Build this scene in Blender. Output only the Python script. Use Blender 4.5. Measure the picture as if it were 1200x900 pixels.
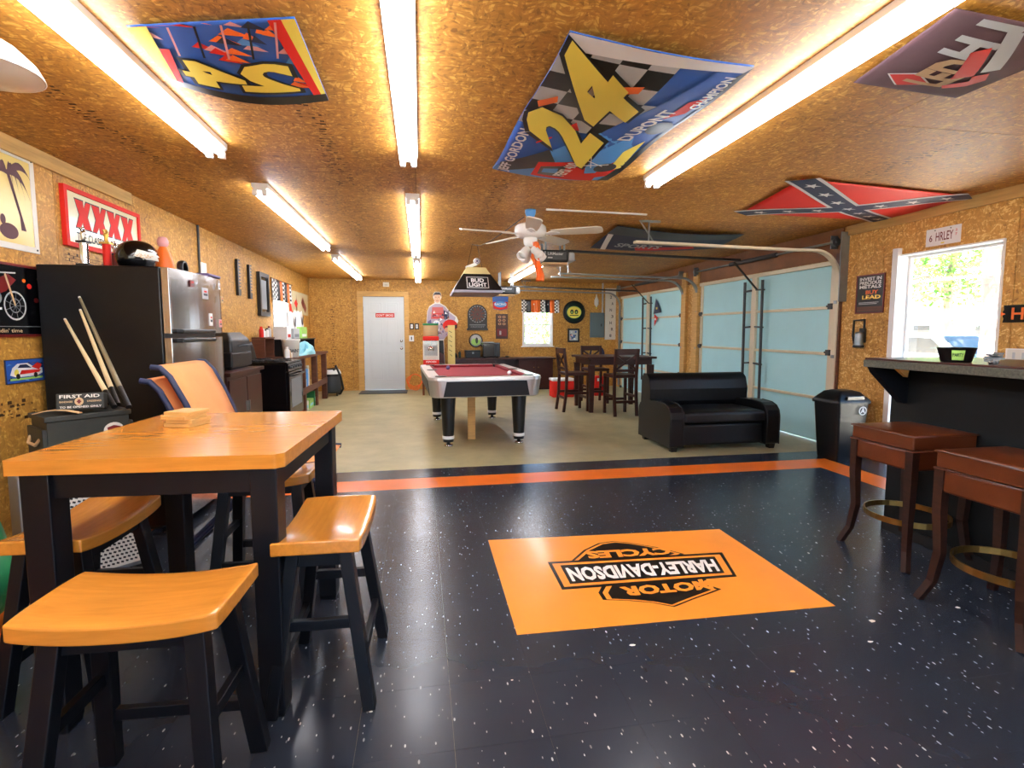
import bpy, bmesh, math, random
from mathutils import Vector as V, Matrix
from mathutils.geometry import tessellate_polygon
random.seed(7)
for o in list(bpy.data.objects): bpy.data.objects.remove(o)
scene = bpy.context.scene
COL = scene.collection
RAD = math.radians

# ---------------------------------------------------------------- camera
CAM_H, CAM_F, CAM_CX, CAM_CY = 1.30, 605.0, 600.0, 440.0
CAM_PITCH, CAM_YAW = RAD(4.9125), RAD(-9.9935)
cd = bpy.data.cameras.new('camera'); cam = bpy.data.objects.new('camera', cd); COL.objects.link(cam)
cam.location = (0, 0, CAM_H); cam.rotation_euler = (RAD(90) - CAM_PITCH, 0, CAM_YAW)
cd.sensor_width = 36.0; cd.lens = CAM_F * 36 / 1200; cd.shift_y = -(450 - CAM_CY) / 1200; cd.clip_start = .02; cd.clip_end = 300
scene.camera = cam
CR = cam.rotation_euler.to_matrix()
def ray(x, y): return CR @ V(((x - CAM_CX) / CAM_F, -(y - CAM_CY) / CAM_F, -1))
def PZ(x, y, z=0.0): r = ray(x, y); return V((0, 0, CAM_H)) + r * ((z - CAM_H) / r.z)
def PX(x, y, X): r = ray(x, y); return V((0, 0, CAM_H)) + r * (X / r.x)
def PY(x, y, Y): r = ray(x, y); return V((0, 0, CAM_H)) + r * (Y / r.y)

# ---------------------------------------------------------------- world, sun, exposure
SKY_STRENGTH, SUN_STRENGTH, TUBE_STRENGTH = 26.0, 75.0, 30.0
w = bpy.data.worlds.new('world'); scene.world = w; w.use_nodes = True
wn = w.node_tree.nodes; wn.clear()
wo = wn.new('ShaderNodeOutputWorld'); wb = wn.new('ShaderNodeBackground'); sk = wn.new('ShaderNodeTexSky')
sk.sky_type = 'HOSEK_WILKIE'; sk.turbidity = 4.0; sk.ground_albedo = .4
sk.sun_direction = V((-.35, -.35, .87)).normalized()
wb.inputs[1].default_value = SKY_STRENGTH
w.node_tree.links.new(sk.outputs[0], wb.inputs[0]); w.node_tree.links.new(wb.outputs[0], wo.inputs[0])
sl = bpy.data.lights.new('sun', 'SUN'); sl.energy = SUN_STRENGTH; sl.angle = RAD(.6); sl.color = (1, .96, .88)
sun = bpy.data.objects.new('sun', sl); COL.objects.link(sun)
sun.rotation_euler = V((.35, .35, -.87)).to_track_quat('-Z', 'Y').to_euler()
vs = scene.view_settings
vs.view_transform = 'Standard'; vs.look = 'None'; vs.gamma = 1.0; vs.use_curve_mapping = False; vs.exposure = 0.25

# ---------------------------------------------------------------- materials
def S(h):
    h = h.lstrip('#'); c = [int(h[i:i + 2], 16) / 255 for i in (0, 2, 4)]
    return tuple(((x / 12.92) if x <= .04045 else ((x + .055) / 1.055) ** 2.4) for x in c) + (1,)
MATS = {}
def M(name, col=None, rough=.5, metal=0.0, var=0.0, scale=6.0, bump=0.0, bscale=60.0, coat=0.0, emit=0.0, stretch=None, spec=.5, trans=0.0):
    """principled material; var mixes a noise-driven darker/lighter tone, stretch makes it grain-like"""
    if name in MATS: return MATS[name]
    m = bpy.data.materials.new(name); m.use_nodes = True; MATS[name] = m
    nt = m.node_tree; b = nt.nodes['Principled BSDF']; L = nt.links
    c = S(col); b.inputs['Base Color'].default_value = c
    b.inputs['Roughness'].default_value = rough; b.inputs['Metallic'].default_value = metal
    b.inputs['Specular IOR Level'].default_value = spec
    if coat: b.inputs['Coat Weight'].default_value = coat; b.inputs['Coat Roughness'].default_value = .12
    if trans: b.inputs['Transmission Weight'].default_value = trans
    if emit: b.inputs['Emission Color'].default_value = c; b.inputs['Emission Strength'].default_value = emit
    if var or bump:
        tc = nt.nodes.new('ShaderNodeTexCoord'); mp = nt.nodes.new('ShaderNodeMapping'); L.new(tc.outputs['Object'], mp.inputs[0])
        if stretch: mp.inputs['Scale'].default_value = stretch
    if var:
        n = nt.nodes.new('ShaderNodeTexNoise'); n.inputs['Scale'].default_value = scale; n.inputs['Detail'].default_value = 6; n.inputs['Roughness'].default_value = .65
        L.new(mp.outputs[0], n.inputs['Vector'])
        r = nt.nodes.new('ShaderNodeValToRGB'); r.color_ramp.elements[0].position = .3; r.color_ramp.elements[1].position = .72
        r.color_ramp.elements[0].color = tuple(x * (1 - var) for x in c[:3]) + (1,)
        r.color_ramp.elements[1].color = tuple(min(1, x * (1 + var)) for x in c[:3]) + (1,)
        L.new(n.outputs['Fac'], r.inputs[0]); L.new(r.outputs[0], b.inputs['Base Color'])
    if bump:
        n2 = nt.nodes.new('ShaderNodeTexNoise'); n2.inputs['Scale'].default_value = bscale; n2.inputs['Detail'].default_value = 4
        L.new(mp.outputs[0], n2.inputs['Vector'])
        bp = nt.nodes.new('ShaderNodeBump'); bp.inputs['Strength'].default_value = bump; bp.inputs['Distance'].default_value = .004
        L.new(n2.outputs['Fac'], bp.inputs['Height']); L.new(bp.outputs[0], b.inputs['Normal'])
    return m

def osb_material(name, dark, mid, light, rough=.55):
    m = bpy.data.materials.new(name); m.use_nodes = True; MATS[name] = m
    nt = m.node_tree; b = nt.nodes['Principled BSDF']; L = nt.links; N = nt.nodes.new
    g = N('ShaderNodeNewGeometry'); nz = N('ShaderNodeTexNoise'); nz.inputs['Scale'].default_value = 9; nz.inputs['Detail'].default_value = 1
    L.new(g.outputs['Position'], nz.inputs['Vector'])
    off = N('ShaderNodeVectorMath'); off.operation = 'MULTIPLY_ADD'; off.inputs[1].default_value = (.10, .10, .10)
    L.new(nz.outputs['Color'], off.inputs[0]); L.new(g.outputs['Position'], off.inputs[2])
    vals = []
    for sc in ((17, 80, 66), (80, 17, 66), (66, 74, 17)):
        mp = N('ShaderNodeMapping'); mp.inputs['Scale'].default_value = sc; mp.inputs['Rotation'].default_value = (.35, .2, .4)
        L.new(off.outputs[0], mp.inputs[0])
        v = N('ShaderNodeTexVoronoi'); v.inputs['Scale'].default_value = 1; L.new(mp.outputs[0], v.inputs['Vector'])
        sx = N('ShaderNodeSeparateColor'); L.new(v.outputs['Color'], sx.inputs[0]); vals.append(sx.outputs[0])
    a1 = N('ShaderNodeMath'); a1.operation = 'MULTIPLY'; L.new(vals[0], a1.inputs[0]); L.new(vals[1], a1.inputs[1])
    a2 = N('ShaderNodeMath'); a2.operation = 'MULTIPLY_ADD'; L.new(vals[2], a2.inputs[0]); a2.inputs[1].default_value = .45; L.new(a1.outputs[0], a2.inputs[2])
    big = N('ShaderNodeTexNoise'); big.inputs['Scale'].default_value = 1.3; big.inputs['Detail'].default_value = 3; L.new(g.outputs['Position'], big.inputs['Vector'])
    oi = N('ShaderNodeObjectInfo'); a3 = N('ShaderNodeMath'); a3.operation = 'MULTIPLY_ADD'; a3.inputs[1].default_value = .16; L.new(oi.outputs['Random'], a3.inputs[0])
    a4 = N('ShaderNodeMath'); a4.operation = 'MULTIPLY_ADD'; a4.inputs[1].default_value = .5; L.new(big.outputs['Fac'], a4.inputs[0]); L.new(a2.outputs[0], a4.inputs[2]); L.new(a4.outputs[0], a3.inputs[2])
    r = N('ShaderNodeValToRGB'); cr = r.color_ramp
    cr.elements[0].position = .22; cr.elements[0].color = S(dark); cr.elements[1].position = .96; cr.elements[1].color = S(light)
    e = cr.elements.new(.40); e.color = tuple(x * .84 for x in S(mid)[:3]) + (1,)
    e = cr.elements.new(.72); e.color = tuple(x * 1.08 for x in S(mid)[:3]) + (1,)
    a5 = N('ShaderNodeMath'); a5.operation = 'MULTIPLY'; a5.inputs[1].default_value = .7; L.new(a3.outputs[0], a5.inputs[0])
    L.new(a5.outputs[0], r.inputs[0]); L.new(r.outputs[0], b.inputs['Base Color']); b.inputs['Roughness'].default_value = rough
    bp = N('ShaderNodeBump'); bp.inputs['Strength'].default_value = .25; bp.inputs['Distance'].default_value = .003
    L.new(a2.outputs[0], bp.inputs['Height']); L.new(bp.outputs[0], b.inputs['Normal'])
    return m

def tile_material(name, base, speck, rough=.2, specks=True):
    m = bpy.data.materials.new(name); m.use_nodes = True; MATS[name] = m
    nt = m.node_tree; b = nt.nodes['Principled BSDF']; L = nt.links; N = nt.nodes.new
    g = N('ShaderNodeNewGeometry'); oi = N('ShaderNodeObjectInfo')
    n1 = N('ShaderNodeTexNoise'); n1.inputs['Scale'].default_value = 5; n1.inputs['Detail'].default_value = 2; L.new(g.outputs['Position'], n1.inputs['Vector'])
    c = S(base); mx = N('ShaderNodeMix'); mx.data_type = 'RGBA'
    mx.inputs['A'].default_value = tuple(x * .9 for x in c[:3]) + (1,); mx.inputs['B'].default_value = tuple(x * 1.12 for x in c[:3]) + (1,)
    a = N('ShaderNodeMath'); a.operation = 'MULTIPLY_ADD'; a.inputs[1].default_value = .35; L.new(oi.outputs['Random'], a.inputs[0]); L.new(n1.outputs['Fac'], a.inputs[2])
    a0 = N('ShaderNodeMath'); a0.operation = 'SUBTRACT'; a0.inputs[1].default_value = .2; L.new(a.outputs[0], a0.inputs[0]); L.new(a0.outputs[0], mx.inputs['Factor'])
    out = mx.outputs['Result']
    if specks:
        for sc, th, rot in ((40, .13, .4), (62, .12, 1.3), (33, .10, 2.2)):
            mp = N('ShaderNodeMapping'); mp.inputs['Scale'].default_value = (1, .4, 1); mp.inputs['Rotation'].default_value = (0, 0, rot); L.new(g.outputs['Position'], mp.inputs[0])
            v = N('ShaderNodeTexVoronoi'); v.inputs['Scale'].default_value = sc; L.new(mp.outputs[0], v.inputs['Vector'])
            sx = N('ShaderNodeSeparateColor'); L.new(v.outputs['Color'], sx.inputs[0])
            lt = N('ShaderNodeMath'); lt.operation = 'LESS_THAN'; lt.inputs[1].default_value = th; L.new(v.outputs['Distance'], lt.inputs[0])
            gt = N('ShaderNodeMath'); gt.operation = 'GREATER_THAN'; gt.inputs[1].default_value = .62; L.new(sx.outputs[0], gt.inputs[0])
            mu = N('ShaderNodeMath'); mu.operation = 'MULTIPLY'; L.new(lt.outputs[0], mu.inputs[0]); L.new(gt.outputs[0], mu.inputs[1])
            m2 = N('ShaderNodeMath'); m2.operation = 'MULTIPLY'; L.new(mu.outputs[0], m2.inputs[0]); L.new(sx.outputs[1], m2.inputs[1])
            k = N('ShaderNodeMix'); k.data_type = 'RGBA'; L.new(m2.outputs[0], k.inputs['Factor']); L.new(out, k.inputs['A']); k.inputs['B'].default_value = S(speck); out = k.outputs['Result']
    L.new(out, b.inputs['Base Color'])
    rr = N('ShaderNodeMapRange'); rr.inputs['To Min'].default_value = rough - .02; rr.inputs['To Max'].default_value = rough + .06; L.new(n1.outputs['Fac'], rr.inputs['Value']); L.new(rr.outputs[0], b.inputs['Roughness'])
    n2 = N('ShaderNodeTexNoise'); n2.inputs['Scale'].default_value = 14; L.new(g.outputs['Position'], n2.inputs['Vector'])
    bp = N('ShaderNodeBump'); bp.inputs['Strength'].default_value = .1; bp.inputs['Distance'].default_value = .0006; L.new(n2.outputs['Fac'], bp.inputs['Height']); L.new(bp.outputs[0], b.inputs['Normal'])
    return m

osb_material('osb_wall', '#8c6026', '#bb8636', '#d6a854')
osb_material('osb_ceiling', '#7c4e16', '#b57c2c', '#dcac56')
osb_material('osb_light', '#825220', '#c38e40', '#e8c57e')
tile_material('tile_black', '#272c36', '#c6c8c4', .23)
tile_material('tile_orange', '#dd6a18', '#f09a50', .3, False)
M('concrete', '#a19770', .42, var=.22, scale=2.2, bump=.15, bscale=30)
M('pine', '#c79a57', .6, var=.2, scale=3, stretch=(1, 1, 12)); M('pine_y', '#c8a05e', .6, var=.22, scale=3, stretch=(10, .7, 10))
M('header_wood', '#7d4c22', .6, var=.25, scale=3); M('core_wood', '#3a2410', .8); M('brown_wood', '#5c3019', .5, var=.3, scale=4, stretch=(1, 1, 8)); M('honey', '#c8822f', .22, var=.14, scale=3, stretch=(1.5, 14, 14), coat=.4)
M('honey_y', '#d98a2b', .22, var=.14, scale=3, stretch=(14, 1.5, 14), coat=.4)
M('honey_edge', '#d77a20', .28, var=.12, scale=6, coat=.3); M('black_paint', '#090b11', .4, var=.2, scale=8, spec=.3)
M('white', '#ecebe8', .45); M('off_white', '#dcd8cc', .5); M('white_gloss', '#f2f2ee', .2); M('black', '#0d0d0e', .4); M('black_gloss', '#0a0a0c', .12)
M('dark_grey', '#33363a', .5); M('grey', '#7d8184', .5); M('light_grey', '#b9bcbc', .45); M('chrome', '#d8d8d8', .12, 1.0); M('fridge_black', '#08090c', .3, spec=.3, bump=.25, bscale=160); M('steel', '#a9a5a2', .2, 1.0, var=.08, scale=3, stretch=(1, 1, 30))
M('galv', '#8c9294', .38, .8, var=.12, scale=9); M('cream_metal', '#d8cdb2', .45, .1, var=.06)
M('leather_black', '#0b0b0d', .36, bump=.35, bscale=90, spec=.38); M('leather_brown', '#54260f', .3, var=.28, scale=5, bump=.2, bscale=120, coat=.15)
M('mahogany', '#3b1710', .35, var=.25, scale=5, stretch=(1, 1, 6)); M('worn_wood', '#28120a', .38, var=.5, scale=14, stretch=(1, 1, 5))
M('red', '#d0241a', .6, spec=.3); M('dark_red', '#6e1414', .45); M('orange', '#ea6a16', .45); M('orange_cloth', '#ea9a5c', .8, var=.05); M('navy', '#1a2547', .55); M('blue', '#2a58a8', .5); M('sky_blue', '#4d8fd0', .5)
M('yellow', '#ecd95a', .6, spec=.3); M('gold', '#caa24a', .35, .8); M('green', '#1f7a46', .5); M('dark_green', '#16302a', .5); M('lime', '#9ac862', .5); M('olive', '#2b2c25', .6, var=.25)
M('felt', '#93202c', .85, var=.05); M('door_blue', '#b2e4ec', .55, var=.04, scale=2); M('door_paint', '#d3d9da', .45); M('bag_blue', '#8fd3e2', .4); M('pink', '#d99a9a', .6); M('skin', '#d7a584', .6)
M('brass', '#8a6a36', .35, .9, var=.25, scale=12); M('cardboard', '#b08a58', .8); M('purple', '#5a4a78', .5); M('maroon', '#5c3f44', .8, var=.12); M('tan', '#c3a277', .7); M('bone', '#e3cfa0', .4)
M('granite', '#4b4a40', .3, var=.55, scale=90); M('bark', '#7d6c62', .9, var=.35, scale=9, bump=.6, bscale=14, stretch=(1, 1, .25)); M('leaf', '#7fae4a', .6, var=.35, scale=3); M('leaf_dark', '#5e8f3a', .6, var=.3, scale=3)
M('gravel', '#cfc8ba', .9, var=.15, scale=12); M('grass', '#8fae62', .9, var=.25, scale=6); M('plastic_black', '#0b0c0e', .4, spec=.35); M('rubber', '#1a1a1b', .7)
M('glass', '#ffffff', .02, trans=1.0); M('smoked', '#30302f', .1, spec=.6); M('blackboard', '#0d1011', .6, var=.2, spec=.25)
M('tube', '#eff3fc', .3, emit=TUBE_STRENGTH)
# ---------------------------------------------------------------- mesh builder
def quat(a, b): return V(b - a).to_track_quat('Z', 'Y').to_matrix()
class G:
    def __init__(s): s.v = []; s.f = []; s.m = []; s.s = []
    def add(s, vs, fs, m=0, sm=False):
        n = len(s.v); s.v += [V(p) for p in vs]
        for f in fs: s.f.append([i + n for i in f]); s.m.append(m); s.s.append(sm)
        return s
    def hexa(s, p, m=0): return s.add(p, [(0, 3, 2, 1), (4, 5, 6, 7), (0, 1, 5, 4), (1, 2, 6, 5), (2, 3, 7, 6), (3, 0, 4, 7)], m)
    def box(s, x0, x1, y0, y1, z0, z1, m=0):
        return s.hexa([(x0, y0, z0), (x1, y0, z0), (x1, y1, z0), (x0, y1, z0), (x0, y0, z1), (x1, y0, z1), (x1, y1, z1), (x0, y1, z1)], m)
    def bar(s, a, b, w, h, m=0, up=(0, 0, 1), w2=None, h2=None):
        a, b = V(a), V(b); d = (b - a).normalized(); u = V(up); r = d.cross(u)
        if r.length < 1e-4: r = d.cross(V((0, 1, 0)))
        r.normalize(); u = r.cross(d); w2 = w2 or w; h2 = h2 or h
        P = [a - r * w / 2 - u * h / 2, a + r * w / 2 - u * h / 2, a + r * w / 2 + u * h / 2, a - r * w / 2 + u * h / 2]
        Q = [b - r * w2 / 2 - u * h2 / 2, b + r * w2 / 2 - u * h2 / 2, b + r * w2 / 2 + u * h2 / 2, b - r * w2 / 2 + u * h2 / 2]
        return s.hexa(P + Q, m)
    def cyl(s, a, b, r0, r1=None, n=16, m=0, sm=True, cap=True):
        a, b = V(a), V(b); r1 = r0 if r1 is None else r1; q = quat(a, b); vs = []; k = [2 * math.pi * i / n for i in range(n)]
        vs = [a + q @ V((r0 * math.cos(t), r0 * math.sin(t), 0)) for t in k] + [b + q @ V((r1 * math.cos(t), r1 * math.sin(t), 0)) for t in k]
        s.add(vs, [(i, (i + 1) % n, n + (i + 1) % n, n + i) for i in range(n)], m, sm)
        if cap: s.add(vs[:n], [tuple(range(n))[::-1]], m); s.add(vs[n:], [tuple(range(n))], m)
        return s
    def tube(s, pts, r, n=8, m=0, closed=False, sec=None):
        pts = [V(p) for p in pts]; N = len(pts); rings = []; up = V((0, 0, 1)); prev = None
        for i, p in enumerate(pts):
            a = pts[(i - 1) % N] if (closed or i > 0) else p; b = pts[(i + 1) % N] if (closed or i < N - 1) else p
            d = (b - a).normalized()
            if prev is None:
                x = d.cross(up)
                if x.length < .05: x = d.cross(V((0, 1, 0)))
            else: x = prev - d * prev.dot(d)
            x.normalize(); prev = x; y = d.cross(x); rr = r[i] if isinstance(r, (list, tuple)) else r
            if sec: rings.append([p + x * q[0] * rr + y * q[1] * rr for q in sec])
            else: rings.append([p + (x * math.cos(2 * math.pi * k / n) + y * math.sin(2 * math.pi * k / n)) * rr for k in range(n)])
        n = len(rings[0]); vs = [q for g in rings for q in g]; fs = []
        for i in range(N if closed else N - 1):
            j = (i + 1) % N
            for k in range(n): fs.append((i * n + k, i * n + (k + 1) % n, j * n + (k + 1) % n, j * n + k))
        s.add(vs, fs, m, sec is None)
        if not closed: s.add(rings[0], [tuple(range(n))[::-1]], m); s.add(rings[-1], [tuple(range(n))], m)
        return s
    def lathe(s, prof, o=(0, 0, 0), n=24, m=0, axis=None, sm=True, sx=1, sy=1, cap=True):
        o = V(o); q = axis if axis is not None else Matrix.Identity(3); vs = []
        for r, z in prof: vs += [o + q @ V((r * sx * math.cos(2 * math.pi * k / n), r * sy * math.sin(2 * math.pi * k / n), z)) for k in range(n)]
        fs = [(i * n + k, i * n + (k + 1) % n, (i + 1) * n + (k + 1) % n, (i + 1) * n + k) for i in range(len(prof) - 1) for k in range(n)]
        s.add(vs, fs, m, sm)
        if cap and prof[0][0] > 1e-4: s.add(vs[:n], [tuple(range(n))[::-1]], m)
        if cap and prof[-1][0] > 1e-4: s.add(vs[-n:], [tuple(range(n))], m)
        return s
    def ell(s, c, rx, ry=None, rz=None, n=16, m=0, k=10):
        ry = ry or rx; rz = rz or rx
        return s.lathe([(math.sin(math.pi * i / k), -math.cos(math.pi * i / k) * rz) for i in range(k + 1)], c, n, m, sx=rx, sy=ry)
    def prism(s, poly, mp, h0, h1, m=0):
        n = len(poly); A = [mp(x, y, h0) for x, y in poly]; B = [mp(x, y, h1) for x, y in poly]
        s.add(A + B, [(i, (i + 1) % n, n + (i + 1) % n, n + i) for i in range(n)], m)
        t = tessellate_polygon([[V((x, y, 0)) for x, y in poly]])
        s.add(B, [tuple(q) for q in t], m); s.add(A, [tuple(q)[::-1] for q in t], m); return s
    def loft(s, rings, m=0, sm=True, cap=True):
        n = len(rings[0]); vs = [p for r in rings for p in r]
        s.add(vs, [(i * n + k, i * n + (k + 1) % n, (i + 1) * n + (k + 1) % n, (i + 1) * n + k) for i in range(len(rings) - 1) for k in range(n)], m, sm)
        if cap: s.add(rings[0], [tuple(range(n))[::-1]], m); s.add(rings[-1], [tuple(range(n))], m)
        return s
    def grid(s, fn, nu, nv, m=0, sm=True):
        vs = [fn(i / nu, j / nv) for j in range(nv + 1) for i in range(nu + 1)]
        return s.add(vs, [(j * (nu + 1) + i, j * (nu + 1) + i + 1, (j + 1) * (nu + 1) + i + 1, (j + 1) * (nu + 1) + i) for j in range(nv) for i in range(nu)], m, sm)
    def slab(s, fn, nu, nv, t, m=0, sm=True):
        """closed sheet: top fn(u,v), bottom the same pushed by vector t(u,v) or constant"""
        tt = t if callable(t) else (lambda u, v: V(t))
        top = [V(fn(i / nu, j / nv)) for j in range(nv + 1) for i in range(nu + 1)]
        bot = [p + tt((k % (nu + 1)) / nu, (k // (nu + 1)) / nv) for k, p in enumerate(top)]
        n = len(top); W = nu + 1; F = [(j * W + i, j * W + i + 1, (j + 1) * W + i + 1, (j + 1) * W + i) for j in range(nv) for i in range(nu)]
        F2 = [tuple(n + q for q in f[::-1]) for f in F]; E_ = []
        rim = [i for i in range(W)] + [j * W + nu for j in range(1, nv + 1)] + [nv * W + i for i in range(nu - 1, -1, -1)] + [j * W for j in range(nv - 1, 0, -1)]
        for a, b in zip(rim, rim[1:] + rim[:1]): E_.append((b, a, n + a, n + b))
        s.add(top + bot, F + F2, m, sm); k = len(s.f)
        nn = len(s.v) - 2 * n
        for f in E_: s.f.append([i + nn for i in f]); s.m.append(m); s.s.append(False)
        return s
    def xf(s, mat):
        s.v = [mat @ p for p in s.v]; return s
    def mesh(s, name, mats, bevel=0, seg=2, weld=False):
        me = bpy.data.meshes.new(name); me.from_pydata([tuple(p) for p in s.v], [], s.f)
        for mt in (mats if isinstance(mats, (list, tuple)) else [mats]): me.materials.append(MATS[mt] if isinstance(mt, str) else mt)
        for p, mi, sm in zip(me.polygons, s.m, s.s): p.material_index = mi; p.use_smooth = sm
        if bevel or weld:
            bm = bmesh.new(); bm.from_mesh(me)
            if weld: bmesh.ops.remove_doubles(bm, verts=bm.verts, dist=1e-5)
            if bevel:
                es = [e for e in bm.edges if len(e.link_faces) == 2 and e.calc_face_angle(0) > .6]
                bmesh.ops.bevel(bm, geom=es, offset=bevel, segments=seg, profile=.5, affect='EDGES', clamp_overlap=True)
            bm.normal_update(); bm.to_mesh(me); bm.free()
        return me
    def build(s, name, mats, parent=None, bevel=0, seg=2, weld=False, local=False, kind=None):
        me = s.mesh(name, mats, bevel, seg, weld)
        if parent is None:
            xs = [v.co for v in me.vertices]; o = V(((min(p.x for p in xs) + max(p.x for p in xs)) / 2, (min(p.y for p in xs) + max(p.y for p in xs)) / 2, min(p.z for p in xs)))
            me.transform(Matrix.Translation(-o))
        else:
            o = V((0, 0, 0))
            if not local:
                c = Matrix.Identity(4); q = parent
                while q is not None: c = q.matrix_basis @ c; q = q.parent
                me.transform(c.inverted())
        ob = bpy.data.objects.new(name, me); COL.objects.link(ob); ob.location = o
        if parent is not None: ob.parent = parent
        if kind: ob['kind'] = kind
        return ob
def tag(o, label, cat, group=None):
    o['label'] = label; o['category'] = cat
    if group: o['group'] = group
    return o
def T(name, label, cat, loc=(0, 0, 0), rz=0.0, group=None):
    o = bpy.data.objects.new(name, None); COL.objects.link(o); o.empty_display_size = .1
    o.location = loc; o.rotation_euler = (0, 0, rz); return tag(o, label, cat, group)
def copy_tree(o, parent=None):
    c = o.copy(); COL.objects.link(c)
    if parent is not None: c.parent = parent
    for ch in list(o.children): copy_tree(ch, c)
    return c
def dup(o, loc, rz=0.0, label=None):
    c = copy_tree(o); c.location = loc; c.rotation_euler = (0, 0, rz)
    if label: c['label'] = label
    return c
def struct(g, name, mats, **k):
    o = g.build(name, mats, **k)
    if o.parent is None: o['kind'] = 'structure'
    return o
# ---------------------------------------------------------------- flat print on a surface
def plane(o, u, v, n): o, u, v, n = V(o), V(u).normalized(), V(v).normalized(), V(n).normalized(); return lambda s, t, h=0: o + u * s + v * t + n * h
def quadmap(a, b, c, d, n=(0, 0, -1), sag=None):
    """unit square -> quad a(0,0) b(1,0) c(1,1) d(0,1)"""
    a, b, c, d, n = V(a), V(b), V(c), V(d), V(n)
    def f(s, t, h=0):
        p = a * (1 - s) * (1 - t) + b * s * (1 - t) + c * s * t + d * (1 - s) * t
        return p + n * (h + (sag(s, t) if sag else 0))
    return f
_tc = {}
def text_tris(body, bold=0.0, shear=0.0):
    k = (body, bold, shear)
    if k in _tc: return _tc[k]
    cu = bpy.data.curves.new('t', 'FONT'); cu.body = body; cu.resolution_u = 2; cu.offset = bold; cu.fill_mode = 'FRONT'; cu.shear = shear; cu.align_x = 'LEFT'
    ob = bpy.data.objects.new('t', cu); COL.objects.link(ob); me = bpy.data.meshes.new_from_object(ob)
    vs = [(v.co.x, v.co.y) for v in me.vertices]; me.calc_loop_triangles(); fs = [tuple(t.vertices) for t in me.loop_triangles]
    bpy.data.objects.remove(ob); bpy.data.curves.remove(cu); bpy.data.meshes.remove(me)
    x0 = min(v[0] for v in vs); x1 = max(v[0] for v in vs); y0 = min(v[1] for v in vs); y1 = max(v[1] for v in vs)
    r = ([((x - x0) / (x1 - x0), (y - y0) / (y1 - y0)) for x, y in vs], fs); _tc[k] = r; return r
class Print:
    """coloured flat shapes laid on a mapped surface, every colour one material slot of a single mesh"""
    def __init__(s, mp, sub=0): s.mp = mp; s.g = G(); s.mats = []; s.h = .0012; s.sub = sub
    def mi(s, m):
        if m not in s.mats: s.mats.append(m)
        return s.mats.index(m)
    def tris(s, vs, fs, m, h=None, M2=None):
        h = s.h if h is None else h
        vs = [V((x, y, 0)) for x, y in vs]
        if s.sub:
            work = [tuple(vs[i] for i in f) for f in fs]; out = []
            while work:
                t = work.pop(); L = [(t[1] - t[0]).length, (t[2] - t[1]).length, (t[0] - t[2]).length]; k = L.index(max(L))
                if L[k] > s.sub:
                    a, b, c = t[k], t[(k + 1) % 3], t[(k + 2) % 3]; q = (a + b) / 2; work += [(a, q, c), (q, b, c)]
                else: out.append(t)
            for t in out: s.g.add([s.mp(p.x, p.y, h) for p in t], [(0, 1, 2)], s.mi(m))
        else: s.g.add([s.mp(p.x, p.y, h) for p in vs], fs, s.mi(m))
    def poly(s, pts, m, h=None): s.tris(pts, [tuple(t) for t in tessellate_polygon([[V((x, y, 0)) for x, y in pts]])], m, h)
    def rect(s, x0, x1, y0, y1, m, h=None): s.poly([(x0, y0), (x1, y0), (x1, y1), (x0, y1)], m, h)
    def ell(s, x, y, rx, ry, m, h=None, n=20, a0=0, a1=2 * math.pi): s.poly([(x + rx * math.cos(a0 + (a1 - a0) * i / n), y + ry * math.sin(a0 + (a1 - a0) * i / n)) for i in range(n if a1 - a0 > 6.2 else n + 1)], m, h)
    def ring(s, x, y, rx, ry, w, m, h=None, n=24):
        vs = []; fs = []
        for i in range(n):
            c, q = math.cos(2 * math.pi * i / n), math.sin(2 * math.pi * i / n); vs += [(x + rx * c, y + ry * q), (x + (rx - w) * c, y + (ry - w) * q)]
            j = (i + 1) % n; fs += [(2 * i, 2 * j, 2 * j + 1), (2 * i, 2 * j + 1, 2 * i + 1)]
        s.tris(vs, fs, m, h)
    def line(s, a, b, w, m, h=None):
        a, b = V(a), V(b); d = (b - a).normalized(); n = V((-d.y, d.x)) * w / 2
        s.poly([tuple(a + n), tuple(a - n), tuple(b - n), tuple(b + n)], m, h)
    def star(s, x, y, r, m, h=None, rot=0, asp=1): s.poly([(x + asp * (r if i % 2 == 0 else r * .4) * math.cos(rot + math.pi / 2 + i * math.pi / 5), y + (r if i % 2 == 0 else r * .4) * math.sin(rot + math.pi / 2 + i * math.pi / 5)) for i in range(10)], m, h)
    def text(s, body, x0, x1, y0, y1, m, h=None, bold=.02, shear=0, xf=None):
        vs, fs = text_tris(body, bold, shear); P = [(x0 + (x1 - x0) * a, y0 + (y1 - y0) * b) for a, b in vs]
        if xf: P = [xf(*p) for p in P]
        s.tris(P, fs, m, h)
    def checker(s, x0, x1, y0, y1, nx, ny, ma, mb, h=None):
        for i in range(nx):
            for j in range(ny): s.rect(x0 + (x1 - x0) * i / nx, x0 + (x1 - x0) * (i + 1) / nx, y0 + (y1 - y0) * j / ny, y0 + (y1 - y0) * (j + 1) / ny, ma if (i + j) % 2 else mb, h)
    def build(s, name, parent): return s.g.build(name, s.mats, parent)
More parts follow.
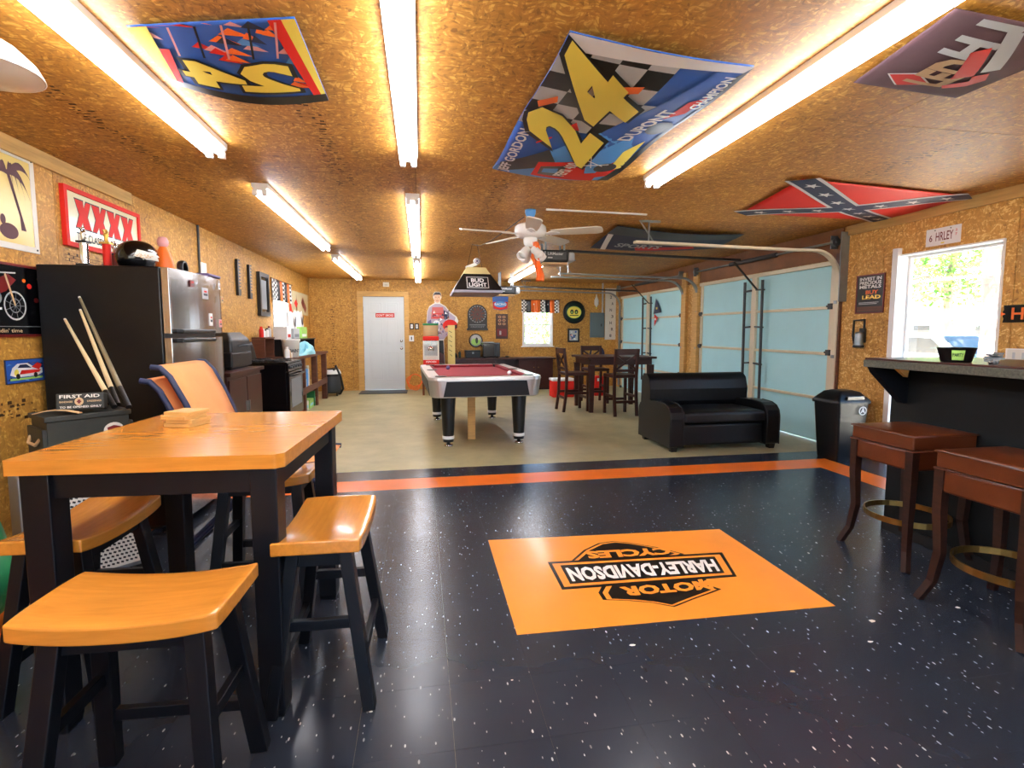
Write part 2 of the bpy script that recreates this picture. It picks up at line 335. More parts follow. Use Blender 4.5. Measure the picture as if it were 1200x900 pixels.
# ---------------------------------------------------------------- the room
XL, XR, YB, YF, ZC = -2.33, 4.55, 11.68, -3.2, 2.42
def cut(rects, hole):
    out = []
    for (a0, a1, b0, b1) in rects:
        h0, h1, k0, k1 = max(a0, hole[0]), min(a1, hole[1]), max(b0, hole[2]), min(b1, hole[3])
        if h0 >= h1 - 1e-4 or k0 >= k1 - 1e-4: out.append((a0, a1, b0, b1)); continue
        out += [r for r in ((a0, h0, b0, b1), (h1, a1, b0, b1), (h0, h1, b0, k0), (h0, h1, k1, b1)) if r[1] - r[0] > .004 and r[3] - r[2] > .004]
    return out
def wall(name, axis, p0, p1, pc, a0, a1, seams, holes, mat='osb_wall', zs=(0, ZC)):
    """core slab between pc and p1, sheets between p1 and p0 (room side)"""
    def bx(g, r, x0, x1):
        lo, hi = min(x0, x1), max(x0, x1)
        return g.box(lo, hi, r[0], r[1], r[2], r[3]) if axis == 'x' else g.box(r[0], r[1], lo, hi, r[2], r[3])
    core = [(a0, a1, 0, ZC + .1)]
    for h in holes: core = cut(core, h)
    g = G()
    for r in core: bx(g, r, p1, pc)
    o = struct(g, name, 'core_wood')
    ss = [a0] + seams + [a1]
    for s0, s1 in zip(ss, ss[1:]):
        for z0, z1 in zip(zs, zs[1:]):
            rs = [(s0 + .0022, s1 - .0022, z0 + .001, z1 - .001)]
            for h in holes: rs = cut(rs, h)
            if rs:
                g = G()
                for r in rs: bx(g, r, p0, p1)
                g.build('wall_panel', mat, o)
    return o
W2 = (8.87, 9.85, 1.2, 2.03); D1 = (-1.225, -.353, 0, 2.05); W1 = (2.30, 3.02, .955, 1.93); D2 = (3.40, 4.36, 0, 2.03)
GD1 = (5.07, 7.93, 0, 2.07); GD2 = (8.47, 11.33, 0, 2.07); WF = (-1.8, 4.1, .6, 2.2)
wl = wall('wall_left', 'x', XL, XL - .011, XL - .11, YF, YB, [-2.2, -.98, .24, 1.46, 2.68, 3.9, 5.12, 6.34, 6.62, 7.56, 8.78, 10.0, 11.2], [W2])
wb_ = wall('wall_back', 'y', YB, YB + .011, YB + .11, XL - .11, XR + .12, [-1.46, -.30, .78, 1.98, 3.18, 3.9], [D1, W1])
wr = wall('wall_right', 'x', XR, XR + .011, XR + .12, YF, YB, [-1.5, -.3, .9, 2.1, 3.32, 4.5, 8.2], [D2, GD1, GD2], 'osb_light')
wf = wall('wall_front', 'y', YF, YF - .011, YF - .11, XL - .11, XR + .12, [-1.1, .1, 1.32, 2.54, 3.76], [WF])
g = G(); g.box(XL - .11, XR + .12, YF - .11, YB + .11, ZC + .012, ZC + .16); ceil = struct(g, 'ceiling', 'core_wood')
ys = [YF, -2.36, -1.14, .08, 1.30, 2.52, 3.74, 4.96, 6.18, 7.40, 8.62, 9.84, 11.06, YB]; xs = [XL, -.02, 2.42, XR]
for y0, y1 in zip(ys, ys[1:]):
    for x0, x1 in zip(xs, xs[1:]):
        G().box(x0 + .0015, x1 - .0015, y0 + .0015, y1 - .0015, ZC, ZC + .012).build('ceiling_panel', 'osb_ceiling', ceil)
# mill stamps printed on the sheets
def stamp(parent, mp, length, width, n, seed):
    rnd = random.Random(seed); p = Print(mp); p.h = .0008
    for i in range(n):
        t = length * i / n
        for k in range(5):
            if rnd.random() < .55: x = rnd.uniform(0, width); p.rect(x, x + rnd.uniform(.008, .035), t, t + rnd.uniform(.004, .02), 'stamp_ink')
        if rnd.random() < .3: p.rect(0, width, t, t + .003, 'stamp_ink')
    p.build('mill_stamp', parent)
M('stamp_ink', '#4a2f12', .7)
dn = (0, 0, -1)
for i, (x, y, L_, wd) in enumerate(((-.62, 2.8, 1.5, .13), (.55, 3.9, 2.2, .14), (-1.75, 2.6, 2.3, .1), (-.75, 5.6, 1.4, .12), (.3, 6.3, 2.4, .13), (2.2, 7.3, 1.2, .12), (3.1, 2.7, 1.1, .12))):
    stamp(ceil, plane((x, y, ZC), (1, 0, 0), (0, 1, 0), dn), L_, wd, int(L_ * 26), i)
stamp(wb_, plane((-1.92, YB, .35), (1, 0, 0), (0, 0, 1), (0, -1, 0)), 1.5, .1, 30, 31)
stamp(wl, plane((XL, 3.96, 1.75), (0, 1, 0), (0, 0, 1), (1, 0, 0)), .12, .5, 6, 32)
stamp(wl, plane((XL, 3.3, .78), (0, 1, 0), (0, 0, 1), (1, 0, 0)), .12, .3, 6, 33)

# floor: concrete slab, then vinyl tiles
g = G(); g.box(XL - .11, XR + .12, YF - .11, YB + .11, -.15, 0); floor = struct(g, 'floor', 'concrete')
TS, TX, TY = .3048, .39, 4.86
def tile_color(x, y):
    if 4.25 < y < 4.556 and -2.06 < x < 4.06: return 'tile_orange'
    if y < 4.556 and (-2.06 < x < -1.74 or 3.74 < x < 4.06): return 'tile_orange'
    return 'tile_black'
_tm = {}
rest = G()
for j in range(0, 27):
    y1 = TY - TS * j; y0 = max(y1 - TS, YF)
    for i in range(-9, 14):
        x0 = max(TX + TS * i, XL); x1 = min(TX + TS * (i + 1), XR)
        if x1 - x0 < .01 or y1 - y0 < .01: continue
        c = tile_color((x0 + x1) / 2, (y0 + y1) / 2); wx, wy = round(x1 - x0, 3), round(y1 - y0, 3)
        if j > 11: rest.box(x0 + .0004, x1 - .0004, y0 + .0004, y1 - .0004, 0, .002, 0 if c == 'tile_black' else 1); continue
        k = (wx, wy, c)
        if k not in _tm: _tm[k] = G().box(-wx / 2 + .0004, wx / 2 - .0004, -wy / 2 + .0004, wy / 2 - .0004, 0, .002).mesh('floor_tile', c)
        t = bpy.data.objects.new('floor_tile', _tm[k]); COL.objects.link(t); t.parent = floor
        t.location = ((x0 + x1) / 2 - floor.location.x, (y0 + y1) / 2 - floor.location.y, -floor.location.z)
rest.build('floor_tile', ['tile_black', 'tile_orange'], floor, kind='stuff')

# trims along the wall tops, dark strip in place of a wall shadow
struct(G().box(XL, XL + .022, YF, 4.8, ZC - .095, ZC - .001), 'trim_1', 'pine_y', bevel=.002)
struct(G().box(XR - .025, XR, YF, 4.95, ZC - .10, ZC - .001), 'trim_2', 'pine_y', bevel=.002)
o = G().cyl((XL + .015, 6.09, 1.0), (XL + .015, 6.09, ZC), .012, n=10).build('conduit', 'dark_grey'); tag(o, 'dark vertical strip modelling a shadow up the wall behind the refrigerator', 'conduit')  # dark pipe shape stands in for a shadow on the wall
# thin pane: mostly transparent, a little mirror
m = bpy.data.materials.new('pane'); m.use_nodes = True; MATS['pane'] = m; nt = m.node_tree; nt.nodes.clear()
_o = nt.nodes.new('ShaderNodeOutputMaterial'); _t = nt.nodes.new('ShaderNodeBsdfTransparent'); _g = nt.nodes.new('ShaderNodeBsdfGlossy'); _x = nt.nodes.new('ShaderNodeMixShader')
_g.inputs['Roughness'].default_value = .02; _x.inputs[0].default_value = .06; nt.links.new(_t.outputs[0], _x.inputs[1]); nt.links.new(_g.outputs[0], _x.inputs[2]); nt.links.new(_x.outputs[0], _o.inputs[0])

# windows
def window(name, axis, sgn, p, a0, a1, z0, z1, rail=True, mull=0):
    """p: room face coordinate; sgn: outward direction"""
    def bx(g, A0, A1, Z0, Z1, d0, d1):
        lo, hi = sorted((p + sgn * d0, p + sgn * d1))
        return g.box(lo, hi, A0, A1, Z0, Z1) if axis == 'x' else g.box(A0, A1, lo, hi, Z0, Z1)
    g = G(); t = .035
    bx(g, a0, a0 + t, z0, z1, -.012, .10); bx(g, a1 - t, a1, z0, z1, -.012, .10); bx(g, a0 + t, a1 - t, z1 - t, z1, -.012, .10); bx(g, a0 + t, a1 - t, z0, z0 + t, -.012, .10)
    o = struct(g, name, 'white', bevel=.003)
    zm = (z0 + z1) / 2
    def sash(b0, b1, d):
        g = G(); s = .03
        bx(g, a0 + t, a0 + t + s, b0, b1, d, d + .03); bx(g, a1 - t - s, a1 - t, b0, b1, d, d + .03); bx(g, a0 + t + s, a1 - t - s, b0, b0 + s, d, d + .03); bx(g, a0 + t + s, a1 - t - s, b1 - s, b1, d, d + .03)
        q = g.build('sash', 'white', o, bevel=.003)
        g = G(); bx(g, a0 + t + s, a1 - t - s, b0 + s, b1 - s, d + .013, d + .017); g.build('pane', 'pane', q)
    if rail: sash(zm - .015, z1 - t, .06); sash(z0 + t, zm + .015, .025)
    else: sash(z0 + t, z1 - t, .04)
    g = G(); bx(g, a0 - .03, a1 + .03, z0 - .02, z0, -.03, .02); g.build('window_sill', 'white', o, bevel=.003)
    return o
window('window_1', 'y', 1, YB, *W1); window('window_2', 'x', -1, XL, *W2); window('window_added', 'y', -1, YF, *WF, rail=False)  # the one in the front wall is unseen, added to let in daylight

# back door
g = G(); g.box(D1[0], D1[1], YB + .02, YB + .06, .008, 2.047); d1 = struct(g, 'door_1', 'door_paint')
dx = lambda f: D1[0] + (D1[1] - D1[0]) * f
for x0, x1 in ((.14, .46), (.54, .86)):
    for z0, z1 in ((.22, .84), (.98, 1.58), (1.70, 1.93)):
        g = G(); a, b = dx(x0), dx(x1)
        for p in ((a, b, z0, z0 + .02), (a, b, z1 - .02, z1), (a, a + .02, z0 + .02, z1 - .02), (b - .02, b, z0 + .02, z1 - .02)): g.box(p[0], p[1], YB + .006, YB + .02, p[2], p[3])
        g.box(a + .045, b - .045, YB + .004, YB + .02, z0 + .045, z1 - .045); g.build('door_panel', 'door_paint', d1, bevel=.003)
for z in (.28, 1.03, 1.78): G().cyl((D1[0] - .004, YB + .012, z - .045), (D1[0] - .004, YB + .012, z + .045), .009, n=10).build('hinge', 'galv', d1)
q = Matrix.Rotation(RAD(90), 3, 'X')
G().lathe([(.032, 0), (.032, .008), (.012, .012), (.012, .035), (.024, .042), (.03, .055), (.024, .07), (0, .074)], (dx(.92), YB + .02, .92), 20, axis=q).build('door_handle', 'chrome', d1)
G().lathe([(.028, 0), (.028, .01), (.02, .016), (0, .017)], (dx(.92), YB + .02, 1.08), 20, axis=q).build('deadbolt', 'chrome', d1)
p = Print(plane((dx(.3), YB + .02, 1.60), (1, 0, 0), (0, 0, 1), (0, -1, 0))); p.h = .009
p.rect(0, .40, 0, .09, 'red'); p.h = .010; p.text("DON'T SMOKE", .02, .38, .018, .072, 'white'); p.build('door_sign', d1)
g = G()
for r in ((D1[0] - .12, D1[0] - .006, 0, 2.16), (D1[1] + .006, D1[1] + .10, 0, 2.16), (D1[0] - .006, D1[1] + .006, 2.05, 2.16)): g.box(r[0], r[1], YB - .018, YB, r[2], r[3])
g.box(D1[0] - .012, D1[0] - .006, YB, YB + .1, 0, 2.05); g.box(D1[1] + .006, D1[1] + .012, YB, YB + .1, 0, 2.05)
struct(g, 'trim_3', 'pine', bevel=.003)

# right doorway: white jamb, glazed storm door
g = G(); a0, a1, z1 = D2[0], D2[1], D2[3]
g.box(XR - .02, XR + .13, a0, a0 + .012, 0, z1); g.box(XR - .045, XR + .13, a1 - .06, a1, 0, z1 + .06); g.box(XR - .02, XR + .13, a0 + .012, a1 - .06, z1 - .015, z1); g.box(XR - .02, XR + .13, a0 + .012, a1 - .06, -.005, .012)
d2 = struct(g, 'door_2', 'white', bevel=.003)
g = G(); s = .022; b0, b1, c0, c1 = a0 + .014, a1 - .062, .02, z1 - .017
for r in ((b0, b0 + .012, c0, c1), (b1 - s, b1, c0, c1), (b0 + .012, b1 - s, c0, c0 + .16), (b0 + .012, b1 - s, c1 - s, c1)): g.box(XR + .08, XR + .11, r[0], r[1], r[2], r[3])
sd = g.build('storm_door', 'white', d2, bevel=.003); G().box(XR + .093, XR + .097, b0 + .012, b1 - s, c0 + .16, c1 - s).build('pane', 'pane', sd)
G().bar((XR + .06, b1 - .03, .98), (XR + .06, b1 - .03, 1.10), .02, .02).build('door_handle', 'chrome', sd, bevel=.004)

# ---------------------------------------------------------------- overhead garage doors
def garage_door(name, y0, y1, label):
    n = 4; H = 2.08; o = G().box(XR + .035, XR + .06, y0 + .01, y1 - .01, .012, H).build(name, 'white'); o['kind'] = 'structure'
    hs = H / n; W = y1 - y0
    for k in range(n):
        z0, z1 = k * hs + .014, (k + 1) * hs
        sp = G().box(XR + .015, XR + .034, y0 + .015, y1 - .015, z0 + .004, z1 - .004).build('door_section', 'door_blue', o, bevel=.004)
        for yy in (y0 + .02, y1 - .09): G().box(XR + .0, XR + .014, yy, yy + .07, z0 + .01, z1 - .01).build('end_stile', 'cream_metal', sp)
        if k: 
            G().box(XR - .012, XR + .013, y0 + .02, y1 - .02, z0 - .028, z0 + .006).build('strut', 'cream_metal', sp, bevel=.004)
        if k == 3: G().box(XR - .03, XR + .013, y0 + .02, y1 - .02, z1 - .05, z1).build('strut', 'cream_metal', sp, bevel=.004)
        for yy in (y0 + .06, y1 - .06):
            g = G(); g.box(XR - .03, XR, yy - .03, yy + .03, z0 - .03, z0 + .035); g.cyl((XR - .02, yy - .05, z0 + .005), (XR - .02, yy + .05, z0 + .005), .012, n=8); g.build('roller_bracket', 'dark_grey', sp)
    yc = (y0 + y1) / 2
    G().box(XR - .02, XR + .014, yc - .05, yc + .05, .03, H - .03).build('centre_stile', 'cream_metal', o)
    for dy in (-.24, .14):
        g = G(); g.bar((XR - .05, yc + dy, .3), (XR - .05, yc + dy + .02, H - .1), .028, .025, up=(1, 0, 0))
        for z in (.35, .85, 1.35, 1.85): g.bar((XR - .05, yc + dy, z), (XR - .02, yc + dy * .3, z + .01), .05, .02)
        g.build('reinforcing_bar', 'dark_grey', o)
    g = G(); g.bar((XR - .42, yc - .12, 2.22), (XR - .06, yc - .12, 1.86), .03, .012); g.build('lift_arm', 'black', o)
    for yy, sg in ((y0 - .035, 1), (y1 + .035, -1)):
        R_ = .3; zt = 2.17; pts = [(XR - .03, yy, .05), (XR - .03, yy, zt - R_)] + [(XR - .03 - R_ + R_ * math.cos(a), yy, zt - R_ + R_ * math.sin(a)) for a in [RAD(t) for t in range(10, 91, 10)]] + [(XR - .03 - R_ - .3, yy, zt), (2.15, yy, zt + .03)]
        G().tube(pts, 1, sec=[(-.012, -.034), (.012, -.034), (.012, .034), (-.012, .034)]).build('track', 'cream_metal' if yy < 6 else 'galv', o)
        g = G()
        for z in (.35, 1.0, 1.6): g.box(XR - .05, XR, yy - .02, yy + .02, z, z + .035)
        g.bar((2.3, yy, zt + .03), (2.3, yy, ZC), .03, .004, up=(1, 0, 0)); g.bar((2.36, yy, zt + .03), (2.2, yy, ZC), .03, .004, up=(1, 0, 0)); g.bar((2.22, yy, ZC - .01), (2.42, yy, ZC - .01), .03, .02)
        g.build('track_bracket', 'galv', o)
    g = G(); g.cyl((XR - .07, y0 - .05, 2.27), (XR - .07, y1 + .05, 2.27), .013, n=10)
    for yy in (y0 - .02, y1 + .02): g.cyl((XR - .07, yy - .02, 2.27), (XR - .07, yy + .02, 2.27), .05, n=16); g.box(XR - .10, XR, yy + .025, yy + .035, 2.20, 2.34)
    g.build('torsion_shaft', 'galv', o)
    g = G(); g.cyl((XR - .07, yc - .5, 2.27), (XR - .07, yc + .5, 2.27), .028, n=14); g.build('torsion_spring', 'dark_grey', o)
    return o
garage_door('door_3', GD1[0], GD1[1], ''); garage_door('door_4', GD2[0], GD2[1], '')
for i, (y0, y1) in enumerate(((7.93, 8.08), (8.32, 8.47))): struct(G().box(XR - .05, XR - .001, y0, y1, .0, 2.3), 'trim_%d' % (4 + i), 'pine', bevel=.003)
struct(G().box(XR - .03, XR - .001, 4.98, 5.07, 0, 2.15), 'trim_6', 'brown_wood', bevel=.003)
struct(G().box(XR - .015, XR - .0005, 5.0, 11.5, 2.09, ZC - .002), 'trim_7', 'header_wood')
g = G(); g.box(XR - .06, XR, 4.93, 4.975, 1.62, 2.36); g.box(XR - .1, XR - .06, 4.93, 4.94, 1.62, 2.36); o = g.build('steel_angle', 'galv'); tag(o, 'perforated steel angle at the corner of the near garage door track', 'bracket')
# ---------------------------------------------------------------- lights
def fixture(x, y0, y1, label):
    t = T('fluorescent_light', label, 'ceiling light', (x, (y0 + y1) / 2, ZC), group='fluorescent strip lights on the ceiling')
    L_ = (y1 - y0) / 2
    g = G(); s = [(-.058, 0), (.058, 0), (.058, -.03), (.03, -.055), (-.03, -.055), (-.058, -.03)]
    g.loft([[V((a, yy, b)) for a, b in s] for yy in (-L_, L_)], sm=False); g.build('housing', 'white', t, local=True)
    for sx in (-.034, .034):
        G().cyl((sx, -L_ + .035, -.068), (sx, L_ - .035, -.068), .017, n=10).build('tube', 'tube', t, local=True)
        for e in (-1, 1): G().box(sx - .016, sx + .016, e * L_ - .02 - .015 * e - .006, e * L_ - .02 - .015 * e + .006 + .02, -.09, -.05).build('socket', 'white', t, local=True)
    return t
for x, y0, y1, lb in ((-1.19, .55, 3.47, 'lit twin-tube strip light above the honey wood pub table'), (-1.19, 4.30, 7.12, 'lit twin-tube strip light above the aisle beside the refrigerator'), (-1.22, 8.0, 11.05, 'lit twin-tube strip light above the workbench aisle toward the back door'),
                      (-.06, .55, 3.44, 'lit twin-tube strip light along the ceiling between the two number banners'), (-.05, 4.40, 7.56, 'lit twin-tube strip light on the ceiling left of the ceiling fan'), (-.04, 8.1, 11.4, 'lit twin-tube strip light on the ceiling just before the white back door'),
                      (1.66, .65, 3.62, 'lit twin-tube strip light between the checkered banner and the red crossed flag'), (1.92, 7.66, 11.05, 'lit twin-tube strip light behind the ceiling fan and garage opener'),
                      (-1.19, -2.9, -.1, 'added twin-tube fill light behind the camera on the pub table side'), (-.06, -2.9, -.1, 'added twin-tube fill light behind the camera in the middle row'), (1.66, -2.9, -.1, 'added twin-tube fill light behind the camera beside the bar')):  # these last three are unseen, added behind the camera to brighten the room
    fixture(x, y0, y1, lb)
# hanging dish lamp
c = PZ(44, 84, 2.20); c.x -= .17
t = T('pendant_lamp', 'white dish shade pendant lamp hanging above the pub table', 'lamp', (c.x, c.y, ZC))
q = Matrix.Identity(3); zz = c.z - ZC
G().lathe([(.03, .12), (.05, .11), (.10, .08), (.15, .03), (.17, -.01), (.165, -.012), (.145, .02), (.095, .068), (.03, .10)], (0, 0, zz), 32).build('lamp_shade', 'white_gloss', t, local=True)
G().lathe([(.02, .10), (.022, .17), (0, .18)], (0, 0, zz), 16).build('socket', 'white', t, local=True)
G().lathe([(0, -.035), (.06, -.032), (.12, -.022), (.164, -.011)], (0, 0, zz), 32, cap=False).build('diffuser', 'white_gloss', t, local=True)
G().cyl((0, 0, zz + .17), (0, 0, 0), .004, n=6).build('cord', 'white', t, local=True)
G().lathe([(0, -.05), (.025, -.03), (.03, 0), (.02, .05), (.014, .08)], (0, 0, zz + .03), 16).build('bulb', 'white_gloss', t, local=True)

# ---------------------------------------------------------------- ceiling fan
fx, fy = 1.02, 4.80
t = T('ceiling_fan', 'white five-blade ceiling fan with spot light kit', 'ceiling fan', (fx, fy, ZC))
G().lathe([(0, 0), (.05, 0), (.05, -.03), (.038, -.06), (.015, -.065)][::-1], (0, 0, 0), 24).build('canopy', 'sky_blue', t, local=True)
G().cyl((0, 0, -.17), (0, 0, -.06), .013, n=12).build('downrod', 'white', t, local=True)
G().lathe([(0, -.255), (.11, -.25), (.145, -.225), (.15, -.19), (.145, -.155), (.12, -.135), (.05, -.125), (0, -.12)], (0, 0, 0), 32).build('motor', 'white_gloss', t, local=True)
G().lathe([(0, -.335), (.05, -.33), (.062, -.31), (.066, -.27), (.06, -.25), (0, -.25)], (0, 0, 0), 24).build('switch_housing', 'white_gloss', t, local=True)
M('blade', '#d9d3c2', .4, var=.06)
for k in range(5):
    a = RAD(-99 + 72 * k); R_ = Matrix.Rotation(a, 4, 'Z') @ Matrix.Rotation(RAD(-13), 4, 'X')
    g = G(); out = [(.20, -.05), (.34, -.062), (.62, -.07), (.665, -.05), (.672, 0), (.665, .05), (.62, .07), (.34, .062), (.20, .05)]
    g.prism(out, lambda x, y, h: V((x, y, h)), -.005, .005); g.xf(Matrix.Translation((0, 0, -.215)) @ R_); b = g.build('blade', 'blade', t, local=True)
    g = G(); g.bar((.09, 0, -.006), (.19, 0, -.008), .03, .012); g.prism([(.18, -.04), (.26, -.02), (.28, 0), (.26, .02), (.18, .04)], lambda x, y, h: V((x, y, h)), -.012, -.005); g.xf(Matrix.Translation((0, 0, -.215)) @ R_); g.build('blade_iron', 'white_gloss', b, local=True)
for k in range(4):
    a = RAD(-140 + 80 * k); d = V((math.cos(a) * .75, math.sin(a) * .75, -.66)).normalized(); p0 = V((0, 0, -.32)) + d * .05; ax = quat(V((0, 0, 0)), d)
    g = G(); g.lathe([(.016, 0), (.034, .012), (.038, .03), (.041, .10), (.047, .105), (.047, .135), (.044, .136), (.04, .10), (.03, .04)], p0, 18, axis=ax, cap=False); sh = g.build('spot_shade', 'white', t, local=True)
    G().lathe([(0, .04), (.028, .06), (.038, .1), (.036, .115), (0, .12)], p0, 16, axis=ax).build('bulb', 'white_gloss', sh, local=True)
G().cyl((.03, -.03, -.33), (.035, -.03, -.55), .002, n=6).build('pull_chain', 'chrome', t, local=True)
# orange sash tied on the light kit
g = G(); cx, cy = fx + .035, fy - .075
pts = [(0, -.30), (.01, -.36), (-.012, -.44), (.02, -.52), (.045, -.60), (.04, -.66)]
def sash(u, v):
    i = min(int(v * 5), 4); f = v * 5 - i; a, b = pts[i], pts[i + 1]; x = a[0] + (b[0] - a[0]) * f; z = a[1] + (b[1] - a[1]) * f
    return V((cx + x + (u - .5) * (.055 + .03 * v), cy + .018 * math.sin(u * 9 + v * 6), ZC + z))
g.slab(sash, 8, 20, (0, .004, 0)); o = g.build('orange_sash', 'orange'); tag(o, 'bright orange cloth strip dangling from the ceiling fan', 'cloth')
# surface raceway from the fan to the track hanger
a, b = V((1.15, 4.72, ZC - .008)), V((2.15, 4.76, ZC - .008))
o = G().bar(a, b, .02, .014).build('raceway', 'white'); tag(o, 'thin white cable raceway on the ceiling beside the fan', 'cable cover')
pts = [(.66, 6.7, ZC - .02), (.75, 6.5, ZC - .06), (.82, 6.1, ZC - .07), (.9, 5.6, ZC - .055), (1.0, 5.0, ZC - .02)]
o = G().tube(pts, .005, n=6).build('lamp_cord', 'black'); tag(o, 'black cord looping along the ceiling from the fan to the beer lamp', 'cord')

# ---------------------------------------------------------------- beer lamp over the pool table
lx, ly, z0, z1 = .70, 6.75, 1.74, 2.17
t = T('pool_table_lamp', 'black and cream trapezoid beer lamp hanging over the pool table', 'lamp', (lx, ly, z0))
def frus(a0, b0, a1, b1, za, zb, th=0): return [[V((-a0, -b0, za)), V((a0, -b0, za)), V((a0, b0, za)), V((-a0, b0, za))], [V((-a1, -b1, zb)), V((a1, -b1, zb)), V((a1, b1, zb)), V((-a1, b1, zb))]]
M('lamp_amber', '#d9c78c', .4); M('lamp_under', '#8e8a99', .4)
G().loft(frus(.30, .42, .17, .25, .06, .27), sm=False, cap=False).build('shade', 'black', t, local=True)
G().loft(frus(.30, .42, .30, .42, 0.03, .06), sm=False, cap=False).build('shade_rim', 'lamp_under', t, local=True)
G().loft(frus(.17, .25, .12, .18, .27, .36), sm=False).build('shade_top', 'lamp_amber', t, local=True)
G().box(-.28, .28, -.40, .40, .03, .045).build('diffuser', 'lamp_under', t, local=True)
n = V((0, -.21, .17)).normalized(); up = V((0, .17, .21)).normalized()
p = Print(plane((lx, ly - .42, z0 + .06), (1, 0, 0), up, n)); p.h = .002
p.rect(-.135, .135, .03, .215, 'white'); p.h = .003; p.rect(-.127, .127, .038, .207, 'black'); p.h = .004
p.text('BUD', -.08, .08, .125, .19, 'white', bold=.03); p.text('LIGHT', -.11, .11, .05, .115, 'white', bold=.03); p.build('lettering', t)
g = G(); g.ell((.02, -.05, .45), .045, n=20); ball = g.build('baseball', 'white', t, local=True)
p = Print(plane((lx + .02, ly - .098, z0 + .45), (1, 0, 0), (0, 0, 1), (0, -1, 0))); p.ring(0, 0, .03, .03, .006, 'purple'); p.rect(-.012, .012, -.012, .012, 'purple'); p.build('ball_print', ball)
G().bar((-.12, -.05, .365), (.02, -.05, .42), .05, .04).build('bracket', 'white', t, local=True)
for sx in (-.1, .1): G().cyl((sx, 0, .36), (sx * .3, 0, ZC - z0 - .004), .003, n=6).build('chain', 'black', t, local=True)

# ---------------------------------------------------------------- garage openers
def opener(x, y, z, label, light):
    t = T('garage_opener', label, 'garage opener', (x, y, z), group='garage door openers')
    G().box(-.17, .17, -.13, .13, 0, .15).build('motor_case', 'plastic_black', t, local=True, bevel=.02, seg=3)
    g = G(); g.box(.172, .26, -.12, .12, .01, .13); g.build('light_lens', 'light_grey', t, local=True, bevel=.03, seg=3)
    G().box(-.16, .16, -.125, .125, -.03, -.001).build('bottom_cover', 'tan', t, local=True, bevel=.01)
    G().bar((.1, 0, .16), (XR - .25 - x, 0, .10), .045, .03).build('rail', 'black', t, local=True)
    for sx in (-.12, .12):
        for sy in (-.1, .1): G().bar((sx, sy, .15), (sx, sy, ZC - z), .025, .004).build('hanger', 'galv', t, local=True)
    p = Print(plane((x - .17, y - .13, z), (1, 0, 0), (0, 0, 1), (0, -1, 0))); p.h = .001; p.rect(.03, .31, .03, .13, 'dark_grey'); p.h = .002; p.rect(.03, .04, .03, .13, 'light_grey'); p.text('LiftMaster', .07, .27, .085, .12, 'light_grey'); p.rect(.07, .13, .045, .06, 'light_grey')
    p.build('front_label', t); return t
a = PY(648, 302, 6.5); opener(a.x, 6.5, a.z - .07, 'black garage opener hanging behind the ceiling fan', 1)
a = PY(600, 341, 9.9); opener(a.x - .12, 9.9, a.z - .07, 'grey garage opener hanging beyond the beer lamp', 0)

# ---------------------------------------------------------------- banners on the ceiling
def banner(name, label, corners, sag, mat, edge=.002):
    mp = quadmap(*corners, sag=sag)
    g = G(); g.slab(lambda u, v: mp(u, v, 0), 24, 24, (0, 0, .002)); o = g.build(name, mat); tag(o, label, 'banner'); p = Print(mp, .06); p.h = .003
    return o, p, mp
# main number banner: s runs left->right along the checkered edge when read, t up
zb = ZC - .02
A, Bq, Cq, Dq = PZ(577, 197, zb), PZ(712, 210, zb), PZ(884, 77, zb), PZ(668, 36, zb)
# reading frame: text base runs from A(left) ... letters climb A->D; up is to the left. origin D
# u: from A to D (far to near), v: from A to B (left to right)
o, p, mp = banner('race_banner', 'large racing banner with yellow number 24 and checkered pattern on the ceiling', (A, Dq, Cq, Bq), lambda s, t: .03 * math.sin(math.pi * t) * (1 - .5 * s) + .012 * math.sin(3 * math.pi * s), 'blue')
# s: far->near, t: left->right ; text baseline direction: +s, up direction: -t
W = 'white'; K = 'black'
p.h = .004
for i in range(6):
    for j in range(6):
        x0, y0 = .48 + i * .09, j * .155
        if x0 + y0 * .5 > 1.05 and j > 3: continue
        p.rect(x0, min(1, x0 + .09), y0, min(1, y0 + .155), K if (i + j) % 2 else 'light_grey')
p.poly([(.94, 0), (1, 0), (1, 1), (.97, 1)], W, .0055)
p.poly([(0, .0), (.06, 0), (.5, .55), (.45, .75), (.38, 1), (0, 1)], 'sky_blue', .005)
p.poly([(.34, .46), (.96, .83), (.98, 1), (.4, 1), (.18, .85)], 'blue', .005)
p.poly([(.0, .05), (.12, .02), (.32, .3), (.2, .42)], K, .0055)
p.poly([(.03, .30), (.2, .28), (.26, .62), (.2, .8), (0, .85)], 'red', .006); p.poly([(.06, .34), (.16, .32), (.2, .5), (.05, .55)], K, .0065); p.poly([(.09, .36), (.14, .35), (.16, .46), (.1, .48)], 'sky_blue', .007)
p.poly([(0, .9), (.6, .98), (.95, .96), (1, 1), (0, 1)], K, .0075); p.poly([(.12, .70), (.3, .60), (.5, .8), (.3, .92), (.15, .9)], 'sky_blue', .0065); p.poly([(.05, .8), (.2, .78), (.34, .93), (.1, .96)], 'red', .007); p.poly([(.16, .86), (.36, .84), (.46, .92), (.2, .95)], 'yellow', .0075)
p.ell(.2, .82, .05, .09, 'dark_grey', .008); p.ell(.58, .9, .06, .085, 'dark_grey', .008); p.ell(.58, .9, .035, .05, K, .0085); p.poly([(.66, .84), (.8, .86), (.84, .94), (.72, .93)], 'red', .007)
xf = lambda a, b: (a, 1 - b)
def vt(body, s0, s1, t0, t1, m, h, bold=.02, shear=0, sl=0.0): p.text(body, s0, s1, t0, t1, m, h, bold, 0, xf=lambda a, b: (a + shear * (b - t0) / (t1 - t0), (t0 + t1) - b + sl * (a - s0)))

